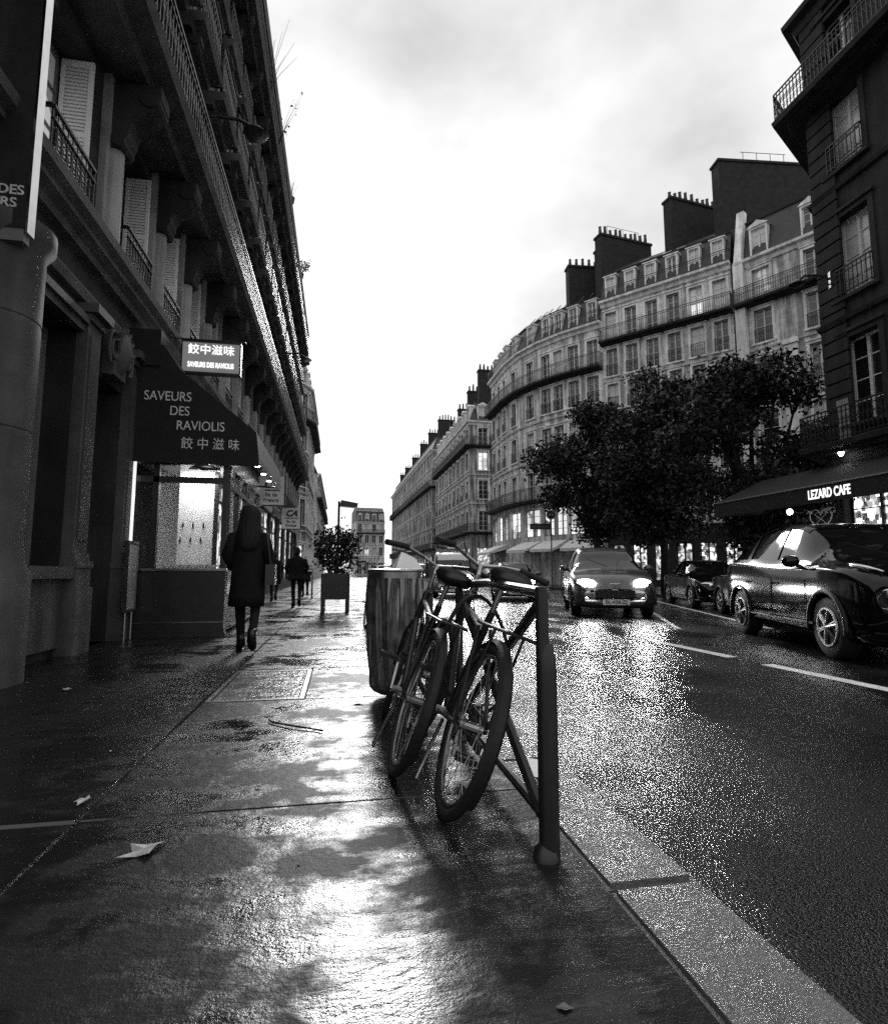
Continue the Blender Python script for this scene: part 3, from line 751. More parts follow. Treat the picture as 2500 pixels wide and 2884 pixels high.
for i in (0, 1, 2):
    for k in range(3):
        x, y, rz = along(polyR2, i, .4 + k*.8, .78)
        b = MB().bar((x, y, 21.95), (x + .55*math.sin(rz), y - .55*math.cos(rz), 22.5), .035, 4); add_part(R2, obj('roof_rib', b, M_trim))
add_chimney(R2, polyR2, 1, .4, 4.2, 20, 26.2, 3.8, .8, 7, 55); add_chimney(R2, polyR2, 0, .8, 4.0, 20, 26.8, 2.6, .8, 5, 55)
# pedimented building to the right
P2 = (27.3, 25.0)
polyR0 = [P2, (24.55, 30.0)]
lev = [dict(z0=0, z1=4.3, win=(1.5, 2.6, .35), pane=E_shop, frame=M_darkwood, surround=False, wallm=M_darkwood), dict(z0=4.3, z1=8.0, win=(1.0, 2.4, .5), balcony='each'), dict(z0=8.0, z1=11.3, win=(1.0, 2.2, .5), balcony='each'), dict(z0=11.3, z1=14.6, win=(1.0, 2.2, .5), balcony='each'),
       dict(z0=14.6, z1=17.6, win=(1.0, 2.1, .35), balcony='each'), dict(z0=17.6, z1=20.4, win=(1.0, 2.0, .1), balcony='full', off=.75)]
R0 = building('apartment_building', 'narrow ornate building with pedimented roof dormers between the six-window building and the dark corner', polyR0, [2], lev, M_rpale, M_rtrim,
              'buildings along the boulevard', roof=dict(s1=.7, h1=2.9, s2=3.8, h2=.6, dormers=(.85, 1.75), dz=.2, doff=-.05), ornate=True, dark=.7)
b = MB(); x, y, rz = along(polyR0, 0, 5.3, 4.4); o = chimney(R0, x, y, 19, 29.1, 7.0, .9, rz+R(55), 0); add_part(R0, o)
x, y, rz = along(polyR0, 0, 5.45, -.1); b = MB().box(-.3, .3, -.1, .3, 0, 20.4); b.prism([(-.1, 20.41), (.32, 20.41), (-.6, 24.2), (-1.1, 24.2)], 0, -.22, .22)
add_part(R0, obj('party_wall_pier', b, M_rtrim, None, T(x, y, 0, rz)))
b = MB(); b.box(-.36, .36, .002, .2, 8.2, 14.3).box(-.42, .42, .002, .3, 14.31, 14.6).box(-.3, .3, .2, .26, 9, 13.6)
x, y, rz = along(polyR0, 0, 2.85, 0); add_part(R0, obj('pilaster', b, M_rtrim, None, T(x, y, 0, rz)))
b = MB()
for i in range(4): b.bar((0, -1.6 + i*1.0, 0), (0, -1.6 + i*1.0, .95), .02, 4)
b.bar((0, -1.75, .95), (0, 1.6, .95), .02, 4)
x, y, rz = along(polyR0, 0, 5.3, 4.4); add_part(R0, obj('chimney_guard_rail', b, M_iron, None, T(x, y, 29.29, rz+R(55-90))))
for (rt, pl_, i, d, z, ln, iw, tn) in ((R1, polyR1, 0, 8.5, 27.59, 3.0, 4.2, 58), (R2, polyR2, 0, .8, 26.99, 1.8, 4.0, 55)):
    b = MB()
    for k in range(3): b.bar((0, -ln/2 + k*ln/2, 0), (0, -ln/2 + k*ln/2, 1.0), .018, 4)
    b.bar((0, -ln/2, 1.0), (0, ln/2, 1.0), .018, 4); x, y, rz = along(pl_, i, d, iw); add_part(rt, obj('chimney_guard_rail', b, M_iron, None, T(x, y, z, rz+R(tn-90))))
# near dark corner building at the right edge
polyN = [(14.3, 1.5), (14.3, 14.0), (19.5, 17.0)]
lev = [dict(z0=0, z1=4.6, win=(1.9, 3.1, .4), pane=E_shop2, frame=M_darkwood, surround=False), dict(z0=4.6, z1=8.3, win=(1.1, 2.5, .55), balcony='full', off=.7), dict(z0=8.3, z1=12.9-.6, win=(1.1, 2.4, .6), balcony='each'),
       dict(z0=12.3, z1=15.4, win=(1.1, 2.2, .5), balcony='each'), dict(z0=15.4, z1=18.6, win=(1.1, 2.2, .1), balcony='full', off=.8)]
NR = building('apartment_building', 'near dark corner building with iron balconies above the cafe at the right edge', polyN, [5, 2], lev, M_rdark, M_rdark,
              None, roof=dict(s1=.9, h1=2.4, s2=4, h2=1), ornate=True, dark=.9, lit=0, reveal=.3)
b = MB(); b2 = MB()
for z in [4.8 + .42*i for i in range(32)]:
    b.box(14.3-.09, 14.3-.003, 13.1, 13.95, z, z+.36)
    b2.box(14.3-.09, 14.3-.003, 8.0, 8.6, z, z+.36)
add_part(NR, obj('rusticated_quoin', b, M_rdark)); add_part(NR, obj('rusticated_quoin', b2, M_rdark))
# far facades up the boulevard
polyR3 = [(19.8, 61), (14.3, 61), (14.3, 84)]
polyR3 = [(20.5, 61.0), (14.3, 61.0), (14.3, 84.0)]
lev = [dict(z0=0, z1=5.4, win=(1.5, 3.2, .5), pane=E_shop, surround=False), dict(z0=5.4, z1=8.7, win=(1.1, 2.2, .2), balcony='full', off=.6), dict(z0=8.7, z1=12, win=(1.1, 2.1, .5), balcony='each'), dict(z0=12, z1=15.3, win=(1.1, 2.1, .5)),
       dict(z0=15.3, z1=18.1, win=(1.1, 2.0, .1), balcony='full', off=.7)]
def rev(p): return p
R3 = building('apartment_building', 'pale corner building across the side street with balconied end wall facing the camera', polyR3, [2, 9], lev, M_rpale2, M_rtrim,
              'buildings along the boulevard', roof=dict(s1=1.0, h1=2.6, s2=3.4, h2=1.1, dormers=(1.0, 1.6)), dark=.55)
for d, h in ((1.5, 24.6), (7, 23.8), (13, 23.2), (19, 23)): add_chimney(R3, polyR3, 1, d, 2.6, 19, h, 2.4, .8, 5)
polyR4 = [(20, 87.0), (14.2, 87.0), (13.6, 112), (13.2, 146)]
R4 = building('apartment_building', 'long receding row of balconied facades far up the right side of the street', polyR4, [2, 9, 12],
              [dict(z0=0, z1=4.6, win=(1.6, 3, .4), pane=E_shop, surround=False), dict(z0=4.6, z1=7.9, win=(1.1, 2.2, .2), balcony='full', off=.6), dict(z0=7.9, z1=11.2, win=(1.1, 2.2, .5)), dict(z0=11.2, z1=14.5, win=(1.1, 2.2, .5)), dict(z0=14.5, z1=17.6, win=(1.1, 2, .1), balcony='full', off=.7), dict(z0=17.6, z1=20.4, win=(1.1, 1.9, .4))],
              M_rpale2, M_rtrim, 'buildings along the boulevard', roof=dict(s1=1, h1=2.5, s2=3.4, h2=1.1), surround=False, dark=.6)
for d in (2, 11, 20): add_chimney(R4, polyR4, 1, d, 2.6, 21, 25.8, 2.4, .8, 5)
for d in (6, 18, 28): add_chimney(R4, polyR4, 2, d, 2.6, 21, 25.3, 2.4, .8, 5)
polyE = [(11.8, 152), (4.2, 151)]
RE = building('apartment_building', 'distant building closing the end of the street with mansard roof and arched shopfronts', polyE, [4],
              [dict(z0=0, z1=4.8, win=(1.3, 3, .4), pane=M_glass), dict(z0=4.8, z1=8.2, win=(1.1, 2.2, .5)), dict(z0=8.2, z1=11.4, win=(1.1, 2.1, .5)), dict(z0=11.4, z1=14.4, win=(1.1, 2, .4), balcony='full', off=.6)],
              M_rpale, M_rtrim, 'buildings along the boulevard', roof=dict(s1=1.1, h1=3.0, s2=3.4, h2=1.2, dormers=(1.0, 1.6)))
# ================================================================== RAVIOLI SHOP (glazed box projecting from the left facade)
SX0, SX1, SY0, SY1 = -3.08, -1.66, 8.78, 12.7
shop = thing('shop_terrace', 'glazed shopfront box under the black ravioli awning, lit white inside', 'shop', (-2.4, 8.78, 0))
inv = Matrix.Translation(shop.location).inverted()
def sp(name, b, m, parent=None, **k):
    o = obj(name, b, m, parent or shop, **k)
    if parent is None: o.matrix_parent_inverse = inv
    return o
b = MB().box(SX0, SX1, SY0, SY0+.06, .12, .95).box(SX1-.06, SX1, SY0+.061, SY1, .12, .6).box(SX0, SX1+.03, SY0-.03, SY0+.06, 0, .06).box(SX0, SX1+.015, SY0-.015, SY0+.06, .061, .119)
sp('apron_panel', b, M_darkwood)
sp('apron_trim', MB().box(SX0+.02, SX1, SY0-.012, SY0, .2, .212).box(SX0+.0, SX1+.01, SY0-.02, SY0+.07, .951, .985), M_steel)
b = MB()
for x in (SX0+.02, -2.72, SX1-.09): b.box(x, x+.08, SY0, SY0+.08, .986, 2.52)
b.box(SX0+.101, SX1-.1, SY0, SY0+.08, 2.25, 2.34).box(SX0, SX1, SY0, SY0+.1, 2.521, 2.72)
yy = SY0+.1
while yy < SY1: b.box(SX1-.08, SX1, yy, yy+.06, .601, 2.5); yy += .78
b.box(SX1-.08, SX1-.002, SY0+.101, SY1, 2.2, 2.27).box(SX1-.09, SX1+.01, SY0+.101, SY1, 2.501, 2.72)
sp('window_frame', b, M_darkwood)
sp('shop_pane', MB().quad((-2.64, SY0+.03, .986), (SX1-.09, SY0+.03, .986), (SX1-.09, SY0+.03, 2.25), (-2.64, SY0+.03, 2.25)), M_clear)
sp('shop_pane', MB().quad((SX1-.04, SY0+.1, .6), (SX1-.04, SY1, .6), (SX1-.04, SY1, 2.5), (SX1-.04, SY0+.1, 2.5)), M_clear)
sp('ceiling_panel', MB().box(SX0, SX1-.1, SY0+.1, SY1, 2.73, 2.76), E_board)
sp('floor_panel', MB().box(SX0, SX1-.09, SY0+.1, SY1, .02, .05), mat('shop_floor', .15, .4))
sp('partition', MB().box(-2.5, -1.98, SY0+.55, SY0+.59, .3, 2.6).box(-1.9, -1.72, SY0+1.4, SY0+1.44, .1, 2.6).box(SX0+.02, -2.5, SY0+1.2, SY0+1.24, .1, 2.6), E_board)
sp('partition_post', MB().box(-1.97, -1.92, SY0+.52, SY0+.62, .05, 2.6), M_darkwood)
for r_, z in ((0, 1.62), (1, 1.38)):
    for i in range(3):
        x = -2.42 + i*.15 + r_*(-.03)
        b = MB().lathe([(.004, 0), (.012, .02), (.014, .05), (.006, .08), (.003, .1)], 8, (x, SY0+.53, z)); sp('hanging_ornament', b, M_leather)
for i in range(6):
    b = MB().lathe([(.05, 0), (.07, .03), (.075, .05)], 12, (-2.55 + i*.13, SY0+.25, .99)); sp('dish', b, M_white)
sp('window_shelf', MB().box(-2.63, SX1-.1, SY0+.1, SY0+.42, .95, .985), M_steel)
ld = bpy.data.lights.new('shop_light', 'AREA'); ld.shape = 'RECTANGLE'; ld.size = .5; ld.size_y = .25; ld.energy = 8; ld.color = (1, 1, 1)
lo = bpy.data.objects.new('shop_ceiling_light', ld); COL.objects.link(lo); lo.location = (-2.15, SY0+.28, 2.45); lo.rotation_euler = (R(18), 0, 0); lo.parent = shop; lo.matrix_parent_inverse = inv
sp('ceiling_lamp', MB().box(-2.5, -1.85, SY0+.12, SY0+.3, 2.6, 2.66), emit('shop_tube', 3.0))
ld = bpy.data.lights.new('shop_light', 'POINT'); ld.energy = 9; ld.shadow_soft_size = .15
lo = bpy.data.objects.new('shop_room_light', ld); COL.objects.link(lo); lo.location = (-1.95, 10.6, 2.3); lo.parent = shop; lo.matrix_parent_inverse = inv
# awning with closed side panel
aw = thing('awning', 'black canvas awning reading SAVEURS DES RAVIOLIS on its closed side', 'awning', (-3.0, 8.74, 2.5))
inv = Matrix.Translation(aw.location).inverted()
AY0, AY1 = 8.62, 11.9
b = MB().box(FX+.01, -2.66, AY0-.04, AY0+.4, 3.95, 4.5)
o = obj('awning_box', b, M_awn, aw); o.matrix_parent_inverse = inv
prof = [(FX+.02, 4.42), (-2.62, 4.28), (-2.38, 3.92), (-1.27, 3.02), (-1.22, 2.62)]
b = MB(); n_ = 18
for i in range(n_):
    ya, yb = AY0 + (AY1-AY0)*i/n_, AY0 + (AY1-AY0)*(i+1)/n_
    for j in range(len(prof)-1):
        (xa, za), (xb, zb) = prof[j], prof[j+1]
        wa = .02*(i % 2)*(j == 2); wb = .02*((i+1) % 2)*(j == 2)
        b.quad((xa, ya, za), (xb, ya, zb), (xb, yb, zb), (xa, yb, za))
o = obj('canopy', b, M_awn, aw); o.matrix_parent_inverse = inv
side = [(FX+.02, 2.52), (FX+.02, 4.42), (-2.62, 4.28), (-2.38, 3.92), (-1.27, 3.02), (-1.22, 2.5)]
b = MB().prism(side, 1, AY0-.012, AY0); o = obj('side_panel', b, M_awn, aw); o.matrix_parent_inverse = inv
b = MB().bar((-1.24, AY0, 2.6), (-1.24, AY1, 2.6), .02, 8)
for y in (AY0+.05, AY1-.05): b.bar((FX, y, 2.75), (-1.26, y, 2.66), .018, 6)
o = obj('awning_frame', b, M_iron, aw); o.matrix_parent_inverse = inv
def awt(s, x, z, size, xs=.82):
    o = text(s, size, M_text, aw, T(x, AY0-.014, z) @ FACE_CAM, xs=xs); o.matrix_parent_inverse = inv
awt('SAVEURS', -2.53, 3.50, .20); awt('DES', -2.36, 3.285, .20); awt('RAVIOLIS', -2.06, 3.07, .20); awt('餃 中 滋 味', -1.91, 2.80, .19, .9)
for i in range(5):
    y = AY0 + .45 + i*.8
    l_ = thing('awning_spotlight', ['lit spotlight nearest the front of the black awning', 'second lit spotlight under the black awning', 'third lit spotlight under the black awning', 'fourth lit spotlight under the black awning', 'lit spotlight at the far end of the black awning'][i], 'lamp', (-1.42, y, 2.74), group='spotlights under the awning')
    obj('lamp_housing', MB().lathe([(.03, .1), (.05, .08), (.055, 0), (.05, 0)], 12), M_steel, l_)
    obj('lamp_face', MB().lathe([(.048, -.012), (.04, .0)], 12), E_lamp, l_)
dl = thing('dome_lamp', 'round lit dome lamp under the front of the black awning', 'lamp', (-2.0, 8.72, 2.44))
obj('lamp_shade', MB().lathe([(.22, 0), (.2, .03), (.12, .07), (.05, .1), (.05, .0)], 20), M_steel, dl, smooth=True)
obj('bulb', MB().lathe([(.02, .16), (.07, .13), (.08, .08), (.05, .02)], 14, (0, 0, .03)), E_lamp, dl, smooth=True)
# lit board on the wall over the awning and the hanging sign
fb = tag(obj('fascia_board', MB().box(FX+.01, FX+.09, 9.1, 12.4, 3.55, 4.6), E_fascia), 'white lit fascia board on the wall above the black awning', 'sign')
sg = thing('hanging_sign', 'lit box sign with Chinese characters hanging out above the black awning', 'sign', (-2.14, 9.6, 4.3))
sw, sh = .90, .50
obj('sign_box', MB().box(-sw/2, sw/2, -.06, .06, -sh/2, sh/2), E_sign, sg, T(-.03, 0, .18))
b = MB().box(-sw/2-.02, sw/2+.02, -.065, .065, sh/2+.001, sh/2+.03).box(-sw/2-.02, sw/2+.02, -.065, .065, -sh/2-.03, -sh/2-.001).box(sw/2+.001, sw/2+.02, -.064, .064, -sh/2, sh/2).box(-sw/2-.02, -sw/2-.001, -.064, .064, -sh/2, sh/2)
obj('sign_frame', b, M_iron, sg, T(-.03, 0, .18))
b = MB().bar((-1.08, 0, .5), (.5, 0, .5), .015, 6).bar((-1.08, 0, -.14), (-.4, 0, -.14), .012, 6).bar((.415, 0, .5), (.415, 0, .4), .01, 6)
obj('bracket', b, M_iron, sg)
text('餃中滋味', .185, E_signtext, sg, T(-.03, -.066, .30) @ FACE_CAM)
text('SAVEURS DES RAVIOLIS', .12, E_signtext, sg, T(-.03, -.066, .045) @ FACE_CAM, xs=.58, bold=.003)
# menu board
mb_ = thing('menu_board', 'narrow lit menu board standing beside the shop doorway pilaster', 'board', (-2.86, 8.5, 0))
obj('board_panel', MB().box(-.02, .02, -.17, .17, .42, 1.32), M_lpale, mb_)
obj('board_frame', MB().box(-.03, .03, -.19, -.171, .38, 1.36).box(-.03, .03, .171, .19, .38, 1.36).box(-.03, .03, -.17, .17, 1.321, 1.36).box(-.03, .03, -.17, .17, .38, .419), M_steel, mb_)
obj('stand', MB().bar((0, -.12, 0), (0, -.12, .4), .014, 6).bar((0, .12, 0), (0, .12, .4), .014, 6), M_steel, mb_)
# vertical lit strip between doorway and shop
tag(obj('light_strip', MB().box(FX+.13, FX+.16, 8.66, 8.73, 1.3, 2.6), emit('dim_strip', .7)), 'tall narrow lit strip beside the shop window', 'lamp')

# projecting sign at the left edge
ps = thing('projecting_sign', 'tall dark projecting sign lettered DES and ERS above the round column', 'sign', (-3.03, 5.05, 3.76))
obj('sign_panel', MB().box(-.6, .37, -.05, .05, .05, 3.4), mat('dark_sign_panel', .025, .3, .6, var=.3, scale=3), ps)
obj('sign_edge', MB().box(.371, .39, -.055, .055, .02, 3.4), M_chrome, ps)
obj('sign_foot', MB().box(-.6, .36, -.045, .045, -.06, .049), M_grey, ps)
text('DES', .12, M_text, ps, T(.24, -.055, .38) @ FACE_CAM, bold=.002); text('ERS', .12, M_text, ps, T(.20, -.055, .265) @ FACE_CAM, bold=.002)
# bank signs: square boards hung out from the facade
for i, (x, y, z, w, lab) in enumerate(((-2.55, 21.5, 3.95, .92, 'nearer square bank sign reading CA hung out over the sidewalk'), (-2.45, 29.0, 3.62, .9, 'farther square bank sign reading CA hung out over the sidewalk'))):
    s_ = thing('bank_sign', lab, 'sign', (x, y, z), group='bank signs')
    obj('sign_panel', MB().box(-w/2, w/2, -.06, .06, -w*.58, w*.58), mat('pale_sign_panel', .5, .5, var=.15, scale=6), s_)
    obj('bracket', MB().box(-w/2-.25, w/2+.06, -.03, .03, -w*.58-.05, -w*.58-.001), M_iron, s_); obj('bracket', MB().box(-w/2-.25, -w/2-.01, -.03, .03, w*.3, w*.36), M_iron, s_); obj('edge_strip', MB().box(w/2+.002, w/2+.06, -.065, .065, -w*.58, w*.6), M_iron, s_)
    text('CA', .42, M_black, s_, T(.0, -.062, .24) @ FACE_CAM, shear=.35, bold=.02); obj('logo_bar', MB().box(-.32, .34, -.07, -.061, -.01, .03), M_black, s_)
    text('Ile de', .2, M_black, s_, T(0, -.062, -.16) @ FACE_CAM, bold=.004); text('France', .2, M_black, s_, T(0, -.062, -.36) @ FACE_CAM, bold=.004)
# bracket lamps on the walls
def bracket_lamp(lab, loc, L, rz):
    o = thing('wall_lamp', lab, 'lamp', loc, rz, 'bracket street lamps')
    pts = [(0, 0, 0), (L*.2, 0, .12), (L*.5, 0, .2), (L*.8, 0, .2), (L, 0, .08)]
    obj('arm', MB().tube(pts, .035, 8).box(-.02, .06, -.08, .08, -.25, .25).bar((0, 0, -.2), (L*.4, 0, .17), .018, 6), M_iron, o)
    obj('lamp_head', MB().lathe([(.03, .07), (.08, .06), (.18, -.02), (.23, -.07), (.22, -.09), (.12, -.11)], 18, (L+.05, 0, .02)), M_iron, o, smooth=R(40))
    return o
bracket_lamp('dome street lamp on a curved bracket high on the dark left facade', (FX, 10.4, 9.35), 1.3, 0)
bracket_lamp('second smaller-looking bracket lamp further along the dark left facade', (FX, 23.5, 9.9), 1.5, 0)
bracket_lamp('dome street lamp on a bracket beside the near dark corner building', (14.25, 13.5, 9.6), .9, R(160))
# balcony plants on the roof edge of the left building
def twigs(name, lab, loc, h, n, spread, leaf=0, grp='plants on the left balconies', m=None):
    o = thing(name, lab, 'plant', loc, 0, grp)
    obj('pot', MB().lathe([(.12, 0), (.16, .25), (.17, .28)], 10), M_pot, o)
    b = MB(); lb = MB()
    for i in range(n):
        a = random.uniform(0, 6.28); t = random.uniform(.2, 1)*spread; z = h*random.uniform(.6, 1)
        p = [(0, 0, .25), (math.cos(a)*t*.4, math.sin(a)*t*.4, .25+z*.5), (math.cos(a)*t, math.sin(a)*t, .25+z)]
        b.tube(p, [.012, .008, .004], 4)
        for k in range(leaf):
            u = random.uniform(.3, 1); c = Vector(p[1]).lerp(Vector(p[2]), u) + Vector([random.gauss(0, .08) for _ in range(3)])
            v1 = Vector([random.gauss(0, 1) for _ in range(3)]).normalized()*.06; v2 = Vector([random.gauss(0, 1) for _ in range(3)]).normalized()*.05
            lb.quad(c-v1, c-v2, c+v1, c+v2)
    obj('stems', b, M_bark, o)
    if leaf: obj('leaves', lb.mesh('leaves', False), M_leaf, o)
twigs('balcony_plant', 'bare twiggy plant on the top balcony nearest the camera', (-2.6, 17.5, 16.25+.01), 2.3, 12, .9)
twigs('balcony_plant', 'leafless straggly plant on the top balcony beside the twiggy plant', (-2.6, 20.0, 16.26), 2.2, 11, 1.0, 2)
twigs('balcony_plant', 'spiky grass plant standing up from the left roof edge', (-2.62, 26.0, 18.52), 1.3, 16, .5)
twigs('balcony_plant', 'small leafy bush on the left roof edge', (-2.62, 33.0, 18.52), .9, 14, .7, 14)

# ================================================================== PLANTER, LAMP POST, BOARDS ON THE LEFT SIDEWALK
pt = thing('planter', 'dark square planter on legs with a leafy bush on the sidewalk', 'planter', (-.09, 13.6, 0))
obj('box', MB().box(-.33, .33, -.33, .33, .3, .9), M_black, pt)
for sx in (-1, 1):
    for sy in (-1, 1): obj('leg', MB().box(sx*.28-.045, sx*.28+.045, sy*.28-.045, sy*.28+.045, 0, .299), M_black, pt)
def leaf_cloud(n, blobs, size, seed=1):
    rnd = random.Random(seed); b = MB(); tot = sum(w for *_, w in blobs)
    for cx, cy, cz, rx, ry, rz_, w in blobs:
        for i in range(int(n*w/tot)):
            d = Vector([rnd.gauss(0, 1) for _ in range(3)]).normalized(); r = (rnd.uniform(.25, 1)**.6 if rnd.random() < .85 else rnd.uniform(.9, 1.32)) * (1 + .18*math.sin(d.x*7+cx)*math.cos(d.z*6+cz))
            c = Vector((cx + d.x*rx*r, cy + d.y*ry*r, cz + d.z*rz_*r)); s = size*rnd.uniform(.45, 1.45)
            u = Vector([rnd.gauss(0, 1) for _ in range(3)]).normalized(); v = u.cross(Vector([rnd.gauss(0, 1) for _ in range(3)])).normalized()
            b.poly([c-u*s, c-v*s*.5+u*s*.1, c+u*s, c+v*s*.5+u*s*.1])
    return b.mesh('leaves', False)
obj('stems', MB().bar((0, 0, .88), (0, 0, 1.5), .03, 6, .02).bar((0, 0, 1.1), (.3, .1, 1.7), .02, 5, .01).bar((0, 0, 1.1), (-.3, -.1, 1.7), .02, 5, .01), M_bark, pt)
obj('bush', leaf_cloud(2600, [(0, 0, 1.45, .42, .42, .6, 1), (.28, .1, 1.6, .3, .3, .35, .5), (-.25, 0, 1.5, .3, .3, .45, .5), (.1, -.1, 1.1, .5, .4, .25, .4)], .05, 3), M_leaf, pt)
lp = thing('lamp_post', 'slim dark lamp post with a flat square head rising behind the planter bush', 'street lamp', (-.09, 27, 0))
obj('pole', MB().bar((0, 0, 0), (0, 0, 4.3), .07, 10, .055).lathe([(.14, 0), (.12, .4), (.075, .5)], 12), M_iron, lp)
obj('lamp_head', MB().prism([(.02, 4.05), (.85, 3.98), (.9, 4.2), (.1, 4.34)], 1, -.22, .22), M_iron, lp)
nb = thing('notice_board', 'white striped notice board on a post beside the planter bush', 'sign', (-.95, 20.5, 0))
obj('post', MB().bar((0, 0, 0), (0, 0, 1.0), .035, 8), M_grey, nb)
for i in range(7): obj('board_slat', MB().box(-.36, .36, -.02, .02, .95+i*.105, 1.02+i*.105), M_white, nb)

# ================================================================== BARRIER (Saint Andrew's cross)
def barrier(lab, x, y, L, rz, sleeve=False, group=None, H=.88):
    o = thing('cross_barrier', lab, 'barrier', (x, y, 0), rz, group)
    for k, yy in enumerate((0, L)):
        b = MB().bar((0, yy, 0), (0, yy, H), .022, 12); b.lathe([(.045, 0), (.04, .03), (.024, .05)], 12, (0, yy, 0))
        if sleeve and k == 0: b.lathe([(.034, 0), (.034, .6), (.032, .64), (.022, .69)], 16, (.012, yy, 0))
        obj('post', b, M_black, o, smooth=R(40))
    obj('top_rail', MB().tube([(0, -.0, H-.02), (0, L*.5, H), (0, L, H-.02)], .021, 10), M_black, o)
    obj('bottom_rail', MB().bar((0, 0, .13), (0, L, .13), .018, 8), M_black, o)
    obj('cross_brace', MB().bar((.012, 0, H-.03), (.012, L, .14), .02, 8), M_black, o); obj('cross_brace', MB().bar((-.012, 0, .14), (-.012, L, H-.03), .02, 8), M_black, o)
    return o
barrier('black cross-braced pedestrian barrier nearest the camera, with bicycles leaning on it', .68, 1.84, 1.35, R(0), True, 'pedestrian barriers along the kerb')
for i in range(5):
    barrier(['black cross-braced barrier just behind the bin', 'second cross-braced barrier behind the bin', 'third cross-braced barrier behind the bin', 'fourth cross-braced barrier behind the bin', 'farthest cross-braced barrier near the planter'][i],
            .72, 6.0+i*1.6, 1.3, 0, False, 'pedestrian barriers along the kerb')
# ================================================================== BIN
bn = thing('litter_bin', 'ring-mounted litter bag on a post at the kerb with white paper sticking out', 'bin', (.42, 4.3, 0))
b = MB(); n = 96; rows = []
for k in range(26):
    t = k/25; z = .03 + .9*t; base = .17 + .035*min(1, t*2.2) - .10*max(0, (.10-t)/.10)**2
    ring = []
    for j in range(n):
        a = 2*math.pi*j/n
        fold = .013*math.sin(a*13 + 1.5*math.sin(t*3)) + .009*math.sin(a*27 + t*4) + .005*math.sin(a*41 + t*9) + .012*math.sin(a*5+2+t*2)*(1-t)
        r = (base + fold*(.6 + .4*min(1, (1-t)*4))); ring.append((r*math.cos(a), r*math.sin(a), z + .01*math.sin(a*7)*(1-t)))
    rows.append(ring)
k0 = 0
for ring in rows: b.v += ring
for k in range(25):
    for j in range(n):
        j2 = (j+1) % n; b.f.append((k*n+j, k*n+j2, (k+1)*n+j2, (k+1)*n+j))
b.f.append(tuple(range(n))[::-1])
obj('bag', b, M_bag, bn, smooth=True)
obj('ring', MB().tube([(.205*math.cos(a), .205*math.sin(a), .94) for a in [2*math.pi*i/40 for i in range(40)]], .014, 8, True), M_steel, bn, smooth=True)
obj('rim_band', MB().lathe([(.212, .885), (.214, .93), (.206, .935), (.206, .885)], 40), M_steel, bn, smooth=R(40))
obj('post', MB().bar((.27, .05, 0), (.27, .05, 1.0), .03, 10).bar((.27, .05, .94), (.2, .03, .94), .015, 6).bar((.27, .05, .2), (.17, .03, .2), .012, 6), M_black, bn)
b = MB(); b.poly([(-.02, -.05, .9), (.17, -.1, .9), (.15, .02, 1.04), (.05, .04, 1.09)]); b.poly([(-.02, -.05, .9), (.05, .04, 1.09), (.0, .1, 1.0), (-.05, .06, .92)]); b.poly([(.17, -.1, .9), (.22, .02, .95), (.15, .02, 1.04)])
tag(obj('waste_paper', b.mesh('waste_paper', False), M_paper, None, T(.42, 4.3, 0)), 'crumpled white paper sticking out of the litter bin', 'paper')
b = MB(); b.poly([(0, 0, 0), (.07, -.02, .01), (.09, .09, -.06), (.02, .1, -.13)]); 
tag(obj('plastic_scrap', b.mesh('plastic_scrap', False), M_paper, None, T(.62, 4.22, .88)), 'pale torn plastic hanging from the bin rim', 'plastic')

